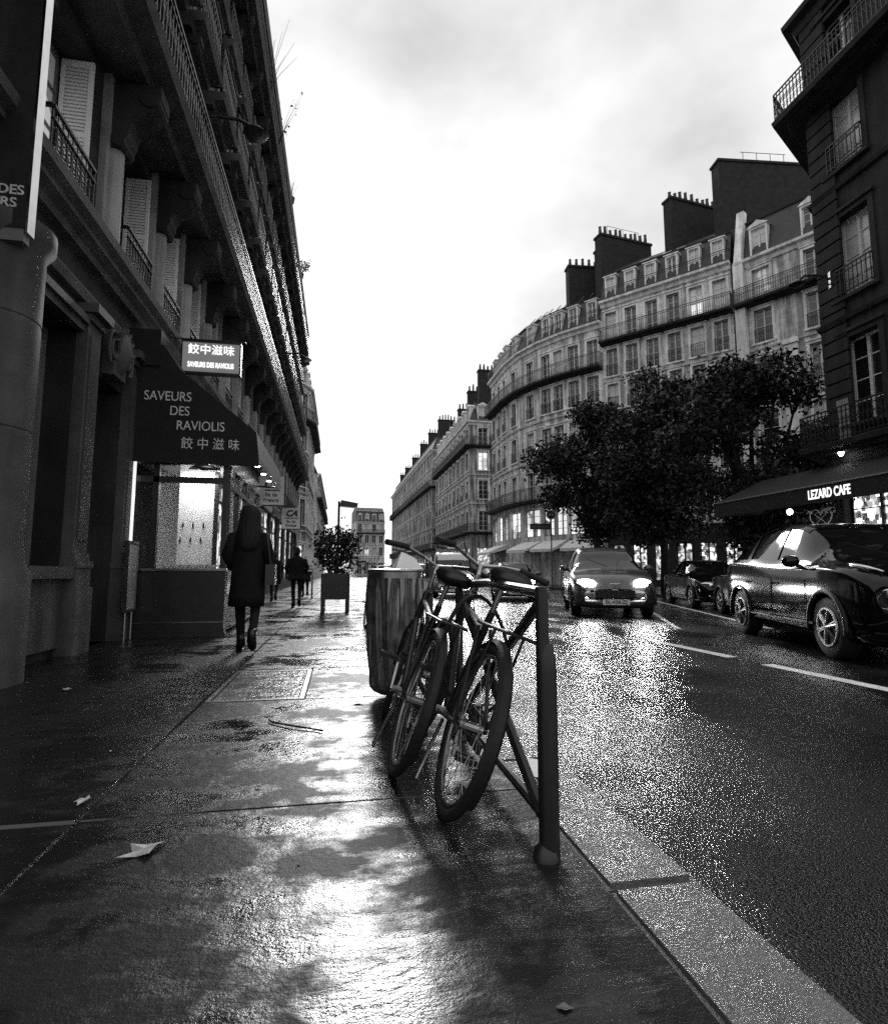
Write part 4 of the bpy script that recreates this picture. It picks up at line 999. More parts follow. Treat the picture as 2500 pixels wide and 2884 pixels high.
# ================================================================== BICYCLES
def bicycle(lab, x, y, yaw, lean, steer=0, grp='bicycles leaning on the barrier', basket=False, wheel_r=.34, roll_bar=0):
    o = thing('bicycle', lab, 'bicycle', (x, y, 0), 0, grp)
    o.rotation_euler = (Matrix.Rotation(yaw, 4, 'Z') @ Matrix.Rotation(lean, 4, 'Y')).to_euler()
    # local: +Y forward, rear wheel contact at origin, lean about the Y axis
    r = wheel_r; wb = 1.06
    BB = (0, .44, .29); ST = (0, .27, .80); HT = (0, .86, .86); HB = (0, .92, .68); RA = (0, 0, r); FA = (0, wb, r)
    b = MB(); b.bar(BB, ST, .017, 10).bar((0, .30, .70), (0, .87, .80), .019, 10).bar(BB, HB, .022, 10).bar(HB, HT, .024, 10)
    for s in (-1, 1):
        b.bar((s*.04, .40, .29), (s*.065, 0, r), .011, 8).bar((s*.03, .30, .72), (s*.065, 0, r), .009, 8)
    obj('frame', b, M_black, o)
    S = Matrix.Translation(HT) @ Matrix.Rotation(steer, 4, 'Z') @ Matrix.Translation(-Vector(HT))
    def S_(pts): return [tuple(S @ Vector(p)) for p in pts]
    b = MB()
    for s in (-1, 1): b.tube(S_([(s*.03, .93, .66), (s*.055, .96, .58), (s*.06, wb, r)]), .012, 8)
    obj('fork', b, M_black, o)
    def wheel(nm, c, M=None):
        w = obj(nm, MB().bar((-.05, 0, 0), (.05, 0, 0), .022, 12), M_steel, o, (M or Matrix()) @ Matrix.Translation(c))
        P = [(0, r*math.cos(a), r*math.sin(a)) for a in [2*math.pi*i/48 for i in range(48)]]
        obj('tyre', MB().tube([(0, (r-.021)*math.cos(2*math.pi*i/48), (r-.021)*math.sin(2*math.pi*i/48)) for i in range(48)], .021, 10, True), M_rubber, w, smooth=True)
        obj('rim', MB().tube([(0, (r-.05)*math.cos(2*math.pi*i/48), (r-.05)*math.sin(2*math.pi*i/48)) for i in range(48)], .012, 8, True), M_steel, w, smooth=True)
        sb = MB()
        for i in range(32):
            a = 2*math.pi*i/32; a2 = a + (.5 if i % 4 < 2 else -.5); s = .035 if i % 2 else -.035
            sb.bar((s, .022*math.cos(a2), .022*math.sin(a2)), (0, (r-.055)*math.cos(a), (r-.055)*math.sin(a)), .0016, 4, cap=False)
        obj('spokes', sb, M_steel, w)
        return w
    wheel('rear_wheel', RA); wheel('front_wheel', FA, S)
    def guard(c, a0, a1, M=None):
        b = MB(); k = 30; R_ = r + .018
        for i in range(k):
            t0, t1 = R(a0 + (a1-a0)*i/k), R(a0 + (a1-a0)*(i+1)/k)
            for (xa, xb, ra, rb_) in ((-.027, -.014, R_-.014, R_), (-.014, .014, R_, R_), (.014, .027, R_, R_-.014)):
                b.quad((xa, ra*math.cos(t0), ra*math.sin(t0)), (xb, rb_*math.cos(t0), rb_*math.sin(t0)), (xb, rb_*math.cos(t1), rb_*math.sin(t1)), (xa, ra*math.cos(t1), ra*math.sin(t1)))
        obj('mudguard', b.mesh('mudguard', False), M_trimblk, o, (M or Matrix()) @ Matrix.Translation(c), smooth=R(50))
    guard(RA, 55, 215); guard(FA, 20, 160, S)
    # saddle
    b = MB(); rows = []
    for i in range(9):
        t = i/8; w = .085*(1-t)**.8 + .018; yy = .13 + .27*t; zz = .945 - .012*math.sin(t*3.1) + .018*(1-t)
        rows.append([(w*math.cos(a), yy, zz + (.04 if math.sin(a) > 0 else .045)*math.sin(a)*(.55 + .45*(1-t))) for a in [2*math.pi*j/12 for j in range(12)]])
    for rr in rows: b.v += rr
    for i in range(8):
        for j in range(12):
            j2 = (j+1) % 12; b.f.append((i*12+j, i*12+j2, (i+1)*12+j2, (i+1)*12+j))
    b.f.append(tuple(range(12))[::-1]); b.f.append(tuple(96+j for j in range(12)))
    obj('saddle', b, M_leather, o, smooth=True)
    obj('seat_post', MB().bar(ST, (0, .245, .93), .014, 10), M_steel, o)
    # bars
    pts = S_([(0, .86, .86), (0, .845, .98), (0, .86, 1.03)])
    hb = obj('handlebar', MB().tube(pts, .015, 10).tube(S_([(-.31, .70, 1.06), (-.22, .78, 1.08), (-.1, .88, 1.06), (0, .89, 1.03), (.1, .88, 1.06), (.22, .78, 1.08), (.31, .70, 1.06)]), .012, 8), M_steel if not basket else M_black, o)
    for s in (-1, 1):
        obj('grip', MB().tube(S_([(s*.33, .66, 1.055), (s*.27, .735, 1.07), (s*.21, .79, 1.08)]), .019, 10), M_rubber, hb)
        obj('brake_lever', MB().tube(S_([(s*.17, .86, 1.07), (s*.22, .86, 1.05), (s*.30, .78, 1.03)]), .007, 6), M_steel, hb)
    obj('brake_cable', MB().tube(S_([(.17, .87, 1.07), (.14, 1.02, 1.12), (.04, 1.06, .98), (.0, .98, .75)]), .004, 5).tube(S_([(-.17, .87, 1.07), (-.1, 1.0, 1.14), (0, 1.0, 1.0), (0, .7, .78)]), .004, 5), M_rubber, o)
    # crank, pedals, chain case
    b = MB().lathe([(.09, -.004), (.09, .004)], 24, M=Matrix.Translation((.05, .44, .29)) @ Matrix.Rotation(R(90), 4, 'Y')); b.bar((-.07, .44, .29), (.07, .44, .29), .02, 10)
    b.bar((.07, .44, .29), (.08, .40, .13), .011, 6).bar((-.07, .44, .29), (-.08, .48, .45), .011, 6)
    ck = obj('crank', b, M_steel, o)
    for s, yy, zz in ((1, .40, .13), (-1, .48, .45)):
        b = MB(); xa, xb = s*.085, s*.19
        b.box(min(xa, xb), max(xa, xb), yy-.045, yy-.03, zz-.012, zz+.012).box(min(xa, xb), max(xa, xb), yy+.03, yy+.045, zz-.012, zz+.012).box(min(xb-s*.012, xb), max(xb-s*.012, xb), yy-.03, yy+.03, zz-.012, zz+.012)
        b.bar((xa, yy, zz), (xb, yy, zz), .009, 8); obj('pedal', b, M_trimblk, ck)
    obj('chain_case', MB().box(.06, .075, .0, .5, .25, .29).box(.06, .075, .0, .5, .35, .38), M_trimblk, o)
    b = MB()
    for s in (-1, 1): b.bar((s*.06, -.28, .74), (s*.06, .22, .74), .007, 6).bar((s*.06, -.1, .74), (s*.07, 0, r), .006, 6)
    for k in range(4): b.bar((-.06, -.26+k*.15, .74), (.06, -.26+k*.15, .74), .006, 6)
    obj('rear_rack', b, M_black, o)
    if basket:
        b = MB()
        for k in range(5):
            z = .86 + k*.06; w = .15 + .02*k
            for A, B in (((-w, 1.0, z), (w, 1.0, z)), ((-w, 1.28, z), (w, 1.28, z)), ((-w, 1.0, z), (-w, 1.28, z)), ((w, 1.0, z), (w, 1.28, z))): b.bar(A, B, .004, 4)
        for k in range(6):
            t = -1 + 2*k/5
            b.bar((.15*t, 1.0, .86), (.23*t, 1.0, 1.1), .003, 4).bar((.15*t, 1.28, .86), (.23*t, 1.28, 1.1), .003, 4)
        obj('basket', b, M_iron, o)
    obj('kickstand', MB().bar((-.03, .36, .27), (-.09, .22, .03), .009, 6), M_steel, o)
    return o
bicycle('dark city bicycle leaning right against the near barrier, rear wheel towards the camera', .40, 2.24, R(-1.5), R(20.5), R(6))
bicycle('second dark bicycle leaning behind the first, its thin handlebar reaching left', .25, 2.72, R(-1), R(20), R(-12))
# a third one further along the row
bicycle('distant bicycle parked by the barriers behind the bin', .50, 8.4, R(4), R(9), 0)

lk = thing('cable_lock', 'black cable lock looped round the near barrier rail and the bicycle frame', 'lock', (.68, 2.6, .5))
pts = [(.16*math.cos(a)-.05, .05*math.sin(2*a), .05 + .27*math.sin(a)) for a in [2*math.pi*i/28 for i in range(28)]]
obj('cable', MB().tube(pts, .009, 8, True), M_rubber, lk, smooth=True); obj('lock_body', MB().box(-.08, -.02, -.02, .02, -.26, -.18), M_trimblk, lk)
# ================================================================== PEOPLE
def skin_body(name, joints, edges, parent, m):
    me = bpy.data.meshes.new(name); names = list(joints); me.from_pydata([joints[k][0] for k in names], [(names.index(a), names.index(c)) for a, c in edges], [])
    o = bpy.data.objects.new('t', me); COL.objects.link(o)
    md = o.modifiers.new('s', 'SKIN'); md.use_smooth_shade = True
    for i, k in enumerate(names):
        rr = joints[k][1]; me.skin_vertices[0].data[i].radius = rr if isinstance(rr, tuple) else (rr, rr)
    me.skin_vertices[0].data[0].use_root = True
    sb = o.modifiers.new('u', 'SUBSURF'); sb.levels = 2; sb.render_levels = 2
    dg = bpy.context.evaluated_depsgraph_get(); m2 = bpy.data.meshes.new_from_object(o.evaluated_get(dg)); bpy.data.objects.remove(o); m2.name = name
    return obj(name, m2, m, parent, smooth=True)
def loft(rings, n=28, amp=0.0):
    b = MB()
    for (cx, cy, z, rx, ry) in rings:
        for j in range(n):
            a = 2*math.pi*j/n; w = 1 + .03*math.sin(a*5+z*9) + .022*math.sin(a*9-z*14) + amp*(math.sin(a*19+3*math.sin(z*5)) + .6*math.sin(a*31-z*4)); b.v.append((cx + rx*w*math.cos(a), cy + ry*w*math.sin(a), z))
    for i in range(len(rings)-1):
        for j in range(n):
            j2 = (j+1) % n; b.f.append((i*n+j, i*n+j2, (i+1)*n+j2, (i+1)*n+j))
    b.f.append(tuple(range(n))[::-1]); b.f.append(tuple((len(rings)-1)*n+j for j in range(n)))
    return b
def person(lab, loc, H, rz, coat_len=.5, hood=False, stride=.28, grp=None, bag=False, arms='down', wide=1.0):
    """local: +Y is the way the person walks"""
    o = thing('person', lab, 'person', loc, rz, grp); s = H/1.72; w = wide
    J = {'pelvis': ((0, 0, .95), (.14*w, .11)), 'spine': ((0, .01, 1.15), (.13*w, .10)), 'chest': ((0, .02, 1.34), (.155*w, .115)), 'neck': ((0, .02, 1.47), .055), 'head': ((0, .045, 1.57), (.075, .09)), 'crown': ((0, .04, 1.655), (.068, .08)),
         'hl': ((-.09, 0, .90), .085), 'kl': ((-.09, .10*stride/.28+.02, .50), .066), 'al': ((-.07, stride*.45, .10), .048), 'tl': ((-.11, stride*.45+.16, .035), (.042, .03)),
         'hr': ((.09, 0, .90), .085), 'kr': ((.10, .0, .49), .062), 'ar': ((.10, -stride*.85, .19), .045), 'tr': ((.11, -stride*.85+.10, .055), (.042, .03)),
         'sl': ((-.165*w, .01, 1.36), .055), 'el': ((-.235*w, -.05, 1.13), .045), 'wl': ((-.22*w, .04, .90), .034), 'fl': ((-.215*w, .06, .80), (.024, .035)),
         'sr': ((.165*w, .01, 1.36), .055), 'er': ((.235*w, -.02, 1.13), .045), 'wr': ((.22*w, .10, .91), .034), 'fr': ((.215*w, .13, .81), (.024, .035))}
    if arms == 'pocket':
        J['wl'] = ((-.19*w, .10, .98), .036); J['fl'] = ((-.16*w, .15, .94), .03); J['wr'] = ((.19*w, .10, .98), .036); J['fr'] = ((.16*w, .15, .94), .03)
    J = {k: (tuple(c*s for c in p), tuple(q*s for q in r) if isinstance(r, tuple) else r*s) for k, (p, r) in J.items()}
    Eg = [('pelvis', 'spine'), ('spine', 'chest'), ('chest', 'neck'), ('neck', 'head'), ('head', 'crown'), ('pelvis', 'hl'), ('hl', 'kl'), ('kl', 'al'), ('al', 'tl'), ('pelvis', 'hr'), ('hr', 'kr'), ('kr', 'ar'), ('ar', 'tr'),
          ('chest', 'sl'), ('sl', 'el'), ('el', 'wl'), ('wl', 'fl'), ('chest', 'sr'), ('sr', 'er'), ('er', 'wr'), ('wr', 'fr')]
    skin_body('body', J, Eg, o, M_trous)
    hem = .95 - coat_len
    rg = [(0, -.01, hem, .20*w, .155), (0, 0, hem+.12, .205*w, .16), (0, 0, .84, .195*w, .15), (0, 0, .95, .19*w, .145), (0, .01, 1.08, .175*w, .13), (0, .015, 1.22, .185*w, .135), (0, .02, 1.33, .19*w, .135), (0, .02, 1.39, .165*w, .12), (0, .02, 1.435, .115*w, .1), (0, .02, 1.475, .075, .08), (0, .03, 1.51, .065, .07)]
    obj('coat', loft([tuple(c*s for c in r) for r in rg]), M_coat, o, smooth=True)
    for sd, e, wr in ((-1, 'el', 'wl'), (1, 'er', 'wr')):
        sh = J['sl' if sd < 0 else 'sr'][0]; P = [Vector(sh) + Vector((-sd*.04*s, 0, .0)), Vector(sh), (Vector(sh)+Vector(J[e][0]))/2, Vector(J[e][0]), (Vector(J[e][0])+Vector(J[wr][0]))/2, Vector(J[wr][0])]
        b = MB().tube(P, [.05*s, .072*s, .07*s, .062*s, .056*s, .05*s], 12)
        obj('sleeve', b, M_coat, o, smooth=True)
    if hood:
        rg = [(.01, -.07, 1.16, .06, .05), (-.005, -.065, 1.23, .125, .085), (.0, -.05, 1.30, .15, .105), (.005, -.02, 1.40, .142, .12), (0, .0, 1.48, .128, .125), (0, .02, 1.57, .118, .13), (0, .025, 1.65, .112, .125), (0, .025, 1.71, .085, .095), (0, .03, 1.745, .04, .045)]
        obj('hair', loft([tuple(c*s for c in r) for r in rg], 90, .028), M_hair, o, smooth=True)
    else:
        rg = [(0, .0, 1.54, .075, .07), (0, .015, 1.6, .09, .098), (0, .025, 1.66, .088, .1), (0, .03, 1.71, .065, .075), (0, .03, 1.735, .03, .035)]
        obj('hair', loft([tuple(c*s for c in r) for r in rg]), M_hair, o, smooth=True)
    # boots
    for a, t in (('al', 'tl'), ('ar', 'tr')):
        A, Tt = Vector(J[a][0]), Vector(J[t][0])
        obj('boot', MB().tube([A + Vector((0, -.01, .10*s)), A + Vector((0, 0, .04*s)), A + Vector((0, -.005, -.03*s)), (A+Tt)/2 + Vector((0, 0, -.03*s)), Tt + Vector((0, .0, .005))], [.046*s, .05*s, .052*s, .05*s, .034*s], 12), M_leather, o, smooth=True)
    if bag:
        obj('shoulder_bag', MB().box(.21*s, .32*s, -.16*s, .14*s, .78*s, 1.02*s).tube([(.26*s, -.12*s, 1.02*s), (.2*s, -.03, 1.45*s), (.26*s, .1*s, 1.02*s)], .012, 6), M_leather, o)
    return o
person('person with long hair in a long dark coat walking away past the lit shop', (-1.07, 7.0, 0), 1.72, R(2), .42, True, .34, None, True, 'pocket', 1.0)
person('person in a dark jacket walking mid-sidewalk beyond the long-haired walker', (-1.12, 15.4, 0), 1.58, R(2), .18, False, .26, 'people far along the sidewalk', False, 'pocket', 1.25)
person('person in a dark coat close to the shop fronts beyond the long-haired walker', (-2.05, 18.6, 0), 1.58, R(-3), .35, False, .22, 'people far along the sidewalk', True, 'pocket', 1.2)
person('smallest walking figure furthest up the sidewalk beside the planter', (-1.28, 22.0, 0), 1.5, R(4), .3, False, .3, 'people far along the sidewalk', False, 'pocket', 1.15)
# ================================================================== VEHICLES
def catmull(P, sub):
    out = []; n = len(P)
    for i in range(n-1):
        p0, p1, p2, p3 = P[max(i-1, 0)], P[i], P[i+1], P[min(i+2, n-1)]
        for k in range(sub):
            t = k/sub
            out.append(tuple(.5*((2*b) + (c-a)*t + (2*a-5*b+4*c-d)*t*t + (-a+3*b-3*c+d)*t**3) for a, b, c, d in zip(p0, p1, p2, p3)))
    out.append(tuple(P[-1])); return out
CARS = {   # stations from tail to nose: y, half width, sill z, belt z, top-edge half width, top z
 'hatch': dict(L=4.03, r=.31, ax=1.26, st=[(-2.0, .62, .32, .60, .55, .66), (-1.94, .78, .24, .86, .62, .96), (-1.72, .83, .22, .96, .60, 1.22), (-1.30, .86, .2, .98, .58, 1.44), (-.5, .865, .2, .97, .60, 1.52), (.30, .86, .2, .95, .59, 1.45), (.78, .86, .2, .93, .62, 1.19), (1.20, .86, .2, .90, .70, .985), (1.62, .83, .22, .80, .66, .88), (1.86, .76, .24, .66, .60, .76), (1.99, .62, .30, .50, .52, .58)]),
 'cross': dict(L=4.13, r=.34, ax=1.27, st=[(-2.05, .62, .42, .72, .55, .80), (-1.98, .82, .32, .95, .62, 1.08), (-1.72, .88, .28, 1.06, .60, 1.32), (-1.2, .89, .26, 1.06, .58, 1.53), (-.4, .885, .26, 1.03, .60, 1.60), (.32, .88, .26, 1.0, .60, 1.53), (.82, .88, .26, .99, .64, 1.25), (1.22, .885, .27, .99, .72, 1.09), (1.64, .87, .28, .93, .70, 1.02), (1.90, .80, .32, .80, .62, .90), (2.05, .64, .40, .62, .55, .68)]),
 'sedan': dict(L=4.45, r=.32, ax=1.35, st=[(-2.22, .62, .34, .62, .55, .70), (-2.16, .78, .26, .86, .64, .94), (-1.75, .84, .22, .93, .66, 1.0), (-1.35, .865, .2, .94, .60, 1.15), (-.85, .87, .2, .94, .57, 1.38), (-.3, .87, .2, .93, .58, 1.43), (.35, .865, .2, .91, .58, 1.35), (.85, .865, .2, .90, .62, 1.10), (1.25, .86, .2, .88, .70, .96), (1.8, .83, .22, .80, .66, .86), (2.08, .76, .25, .66, .6, .74), (2.22, .62, .3, .5, .52, .58)]),
 'van': dict(L=4.7, r=.33, ax=1.45, st=[(-2.35, .75, .4, .9, .7, 1.7), (-2.3, .88, .3, 1.05, .74, 1.85), (-1.8, .92, .26, 1.08, .76, 1.92), (-.6, .93, .25, 1.08, .77, 1.93), (.3, .93, .25, 1.06, .76, 1.88), (.85, .925, .25, 1.04, .74, 1.62), (1.35, .92, .25, 1.02, .78, 1.22), (1.85, .9, .26, .95, .76, 1.05), (2.2, .82, .3, .78, .66, .86), (2.35, .68, .36, .58, .56, .64)]),
}
def car(kind, lab, x, y, rz, paint, group=None, lit=False, plate=None, badge=None, glow=0.0, scale=1.0):
    c = CARS[kind]; o = thing('car', lab, 'car', (x, y, -.12), rz, group); o.scale = (scale, scale, scale)
    SUB, JS = 7, 5
    st = catmull(c['st'], SUB); ny = len(st); rings = []
    for (yy, w, zs, zb, wt, zt) in st:
        d = zt - zb
        pts = [(w*.84, zs-.03), (w*.97, zs+.06), (w*1.0, zs+(zb-zs)*.45), (w*.985, zb-.05), (w*.945, zb+.015), (wt + .02*(d < .2), zt-.035-.02*(d > .25)), (wt*.62, zt-.004), (0.0, zt+.012)]
        rings.append(catmull(pts, JS))
    nj = len(rings[0]); body = MB(); glass_s = {-1: MB(), 1: MB()}; glass_f = MB(); glass_r = MB()
    yb = c['st']; roof_i = [i for i, s in enumerate(yb) if s[5] - s[3] > .40]
    y_front_top = yb[roof_i[-1]][0]; y_rear_top = yb[roof_i[0]][0]
    cowl = next(s[0] for s in yb if s[0] > y_front_top and s[5]-s[3] < .12); tail = ([-9] + [s[0] for s in yb if s[0] < y_rear_top])[-1] - .02
    if kind == 'van': tail = -2.31
    for i in range(ny-1):
        ym = (st[i][0] + st[i+1][0])/2
        for j in range(nj-1):
            jm = (j+.5)/JS
            zc = sum(rings[a][b_][1] for a in (i, i+1) for b_ in (j, j+1))/4
            if jm < 3.6 and any((ym-a)**2 + (zc-c['r'])**2 < (c['r']+.05)**2 for a in (c['ax'], -c['ax'])): continue
            d = (st[i][5]-st[i][3])
            for s in (-1, 1):
                q = [(s*rings[a][b_][0], st[a][0], rings[a][b_][1]) for a, b_ in ((i, j), (i, j+1), (i+1, j+1), (i+1, j))]
                tgt = body
                if 4.1 < jm < 4.95 and tail+.12 < ym < cowl-.12 and d > .2 and not abs(ym+.12) < .06 and not (kind in ('sedan', 'cross') and abs(ym+1.02) < .05): tgt = glass_s[s]
                elif jm > 5.0 and y_front_top+.05 < ym < cowl-.03: tgt = glass_f
                elif jm > 5.0 and tail < ym < y_rear_top-.04: tgt = glass_r
                tgt.quad(*q)
    def weld(b, nm, m, shrink=0):
        me = b.mesh(nm, False); bm = bmesh.new(); bm.from_mesh(me); bmesh.ops.remove_doubles(bm, verts=bm.verts, dist=.0008); bmesh.ops.recalc_face_normals(bm, faces=bm.faces)
        if shrink:
            bm.normal_update()
            for v in bm.verts: v.co -= v.normal*shrink if v.normal.dot(v.co - Vector((0, v.co.y, .6))) > 0 else -v.normal*shrink
        bm.to_mesh(me); bm.free(); return obj(nm, me, m, o, smooth=True)
    bd = weld(body, 'body', paint)
    weld(glass_s[-1], 'side_window', M_carglass, .012); weld(glass_s[1], 'side_window', M_carglass, .012); weld(glass_f, 'windscreen', M_carglass, .008); weld(glass_r, 'rear_window', M_carglass, .008)
    # inner shell so that nothing shows through the arches
    ax, r = c['ax'], c['r']
    obj('underbody', MB().box(-.62, .62, -c['L']/2+.12, c['L']/2-.15, .2, .5), M_trimblk, o)
    w0 = max(s[1] for s in c['st'])
    for sx in (-1, 1):
        for yy in (ax, -ax):
            Mw = T(sx*(w0-.12), yy, r)
            wh = obj('wheel', MB().bar((-.055, 0, 0), (.055, 0, 0), r*.62, 24), M_trimblk, o, Mw)
            obj('tyre', MB().lathe([(r*.62, -.1), (r*.92, -.105), (r, -.08), (r, .08), (r*.92, .105), (r*.62, .1)], 32, M=Matrix.Rotation(R(90), 4, 'Y')), M_rubber, wh, smooth=R(50))
            b = MB(); f = sx*.104
            b.tube([(f, r*.6*math.cos(a), r*.6*math.sin(a)) for a in [2*math.pi*k/28 for k in range(28)]], .016, 6, True)
            for k in range(6):
                a = 2*math.pi*k/6 + .3; b.bar((f+sx*.01, 0, 0), (f, r*.6*math.cos(a-.09), r*.6*math.sin(a-.09)), .022, 5, .016).bar((f+sx*.01, 0, 0), (f, r*.6*math.cos(a+.09), r*.6*math.sin(a+.09)), .018, 5, .014)
            b.bar((f, 0, 0), (f+sx*.02, 0, 0), .05, 10); obj('rim', b, M_steel, wh, smooth=R(40))
            # wheel arch lip
            pts = [(sx*(w0*.992), yy + (r+.055)*math.cos(a), r + (r+.055)*math.sin(a)) for a in [R(-8 + 196*k/20) for k in range(21)]]
            obj('arch_trim', MB().tube(pts, .03, 6), M_trimblk, o, smooth=True)
            b = MB(); k = 16
            for i in range(k):
                a0, a1 = R(-10 + 200*i/k), R(-10 + 200*(i+1)/k); xa, xb = sx*(w0*.98), sx*.45
                b.quad((xa, yy+(r+.06)*math.cos(a0), r+(r+.06)*math.sin(a0)), (xb, yy+(r+.06)*math.cos(a0), r+(r+.06)*math.sin(a0)), (xb, yy+(r+.06)*math.cos(a1), r+(r+.06)*math.sin(a1)), (xa, yy+(r+.06)*math.cos(a1), r+(r+.06)*math.sin(a1)))
            obj('wheel_well', b.mesh('wheel_well', False), M_trimblk, o)
    # door seams, handles, mirrors
    b = MB()
    for sx in (-1, 1):
        for yy in (.82, -.12, -1.0): b.tube([(sx*(w0*.999), yy, .34), (sx*(w0*1.003), yy, .55), (sx*(w0*.99), yy, .86)], .005, 4)
        b.tube([(sx*w0*1.0, 1.0, .36), (sx*w0*1.004, 0, .35), (sx*w0*1.0, -.9, .36)], .016, 5)
    obj('door_seam', b, M_trimblk, o)
    for sx in (-1, 1):
        for yy in (.02, -.9): obj('door_handle', MB().tube([(sx*w0*.99, yy-.08, .80), (sx*(w0+.03), yy, .81), (sx*w0*.99, yy+.08, .80)], .014, 6), M_chrome if kind == 'cross' else paint, o)
        zb = [s for s in c['st'] if abs(s[0]-.8) < .12][0][3]
        b = MB().lathe([(.02, -.09), (.085, -.06), (.10, 0), (.085, .06), (.02, .09)], 14, M=Matrix.Diagonal((1.15, .7, .75, 1)) @ Matrix.Rotation(R(90), 4, 'Y'))
        mo = obj('wing_mirror', b, paint, o, T(sx*(w0+.06), .66, zb+.09), smooth=True)
        obj('mirror_stalk', MB().bar((sx*-.02, 0, -.02), (sx*-.15, .02, -.09), .025, 6), M_trimblk, mo)
    b = MB()          # chrome strip under the side glass
    for sx in (-1, 1):
        pts = [(sx*rings[i][4*JS][0]*1.004, st[i][0], rings[i][4*JS][1]+.004) for i in range(ny) if tail < st[i][0] < cowl-.1]; b.tube(pts, .007, 5)
    obj('window_trim', b, M_chrome if kind != 'hatch' else M_trimblk, o)
    # face of the car
    yn = c['L']/2; zh = [s for s in c['st']][-2]; zl = zh[5]
    if kind == 'cross':
        for sx in (-1, 1):
            h = obj('headlamp', MB().lathe([(.13, -.10), (.145, -.02), (.14, .02), (.10, .05), (.0, .065)], 24, M=Matrix.Rotation(R(-90), 4, 'X')), M_chrome, o, T(sx*.62, yn-.075, .66, -sx*R(30)), smooth=True)
            obj('lamp_ring', MB().tube([(.145*math.cos(a), .02, .145*math.sin(a)) for a in [2*math.pi*k/24 for k in range(24)]], .014, 6, True), M_carblk, h)
            obj('lens', MB().lathe([(.07, -.0), (.065, .04), (.0, .07)], 16, M=Matrix.Translation((sx*-.02, .03, .0)) @ Matrix.Rotation(R(-90), 4, 'X')), M_carglass, h, smooth=True)
            b = MB().lathe([(.01, -.26), (.05, -.16), (.062, 0), (.05, .16), (.015, .24)], 12, M=Matrix.Diagonal((.9, 1, .5, 1)) @ Matrix.Rotation(R(90), 4, 'X'))
            obj('upper_lamp', b, M_chrome, o, T(sx*.63, 1.60, 1.0, sx*R(8)) @ Matrix.Rotation(R(-10), 4, 'X'), smooth=True)
    else:
        hz = zl - .07 if kind != 'van' else .86
        for sx in (-1, 1):
            b = MB(); rows_ = []
            b.lathe([(.005, -.17), (.06, -.13), (.095, -.04), (.1, .04), (.075, .12), (.005, .16)], 16, M=Matrix.Diagonal((1.35, .75, 1, 1)) @ Matrix.Rotation(R(90), 4, 'Y') @ Matrix.Diagonal((1, 1, 1, 1)))
            h = obj('headlamp', b, E_head if lit else M_chrome, o, T(sx*.57, yn-.16 if kind != 'van' else yn-.13, hz, -sx*R(30)), smooth=True)
            if lit: obj('lamp_beam', MB().lathe([(.075, .0), (.06, .03), (.0, .045)], 18, M=Matrix.Translation((0, .055, 0)) @ Matrix.Rotation(R(-90), 4, 'X')), E_head, h, smooth=True)
            if glow:
                l_ = bpy.data.lights.new('headlamp_light', 'SPOT'); l_.energy = glow; l_.spot_size = R(70); l_.spot_blend = .8; l_.shadow_soft_size = .08
                lo = bpy.data.objects.new('headlamp_light', l_); COL.objects.link(lo); lo.parent = o; lo.location = (sx*.57, yn+.06, hz); lo.rotation_euler = (R(90-7), 0, 0)
        for sx in (-1, 1): obj('fog_lamp', MB().lathe([(.05, -.02), (.055, .01), (.03, .02)], 14, M=Matrix.Rotation(R(-90), 4, 'X')), M_chrome, o, T(sx*.56, yn-.09, .36, -sx*R(20)), smooth=True)
    g = MB().box(-.40, .40, yn-.17, yn-.03, .40, .56); 
    for k in range(4): g.box(-.38, .38, yn-.03, yn-.018, .415+k*.038, .43+k*.038)
    obj('grille', g, M_trimblk, o)
    obj('bumper', MB().tube([(-.78, yn-.5, .30), (-.70, yn-.16, .29), (-.4, yn-.02, .28), (0, yn+.03, .28), (.4, yn-.02, .28), (.70, yn-.16, .29), (.78, yn-.5, .30)], .085, 10), M_trimblk if kind == 'hatch' else paint, o, smooth=True)
    pb = obj('number_plate', MB().box(-.26, .26, yn+.115, yn+.13, .27, .38), M_white, o)
    if plate: text(plate, .105, M_black, pb, T(0, yn+.132, .325, R(180)) @ FACE_CAM, bold=.002, depth=.001)
    if badge:
        sh_ = [(-.085, .06), (.085, .06), (.08, .0), (.045, -.055), (-.045, -.055), (-.08, .0)]
        bo = obj('badge', MB().tube([(p[0]*1.15, 0, p[1]*1.15) for p in sh_], .008, 6, True), M_chrome, o, T(0, yn+.012, .63) @ Matrix.Rotation(R(-14), 4, 'X'))
        lion = [(-.04, .035), (-.01, .045), (.012, .03), (.045, .04), (.03, .02), (.05, .0), (.02, .005), (.015, -.015), (.04, -.04), (.012, -.03), (-.005, -.01), (-.02, -.04), (-.045, -.04), (-.025, -.015), (-.02, .01), (-.045, .015)]
        obj('emblem', MB().prism(lion, 1, -.004, .012), M_chrome, bo)
    for sx in (-1, 1): obj('tail_lamp', MB().lathe([(.02, -.1), (.06, -.05), (.06, .05), (.02, .1)], 10), M_carglass, o, T(sx*(w0-.14), -c['L']/2+.12, .82), smooth=True)
    for sx in (-1, 1): obj('wiper', MB().bar((sx*.1-.05, cowl+.02, zb+.12), (sx*.35+.1, cowl-.28, zb+.30), .008, 4), M_trimblk, o)
    return o
H = R(180-19.5)
car('hatch', 'oncoming grey hatchback with lit headlamps and plate BL-436-ZJ', 7.02, 14.25, H, M_cargry, 'cars with lit headlamps', True, 'BL-436-ZJ', True, 55, 1.13)
car('cross', 'glossy black crossover with round headlamps parked nearest at the right edge', 7.3, 7.05, R(180-19), M_carblk, 'parked dark cars', scale=1.11)
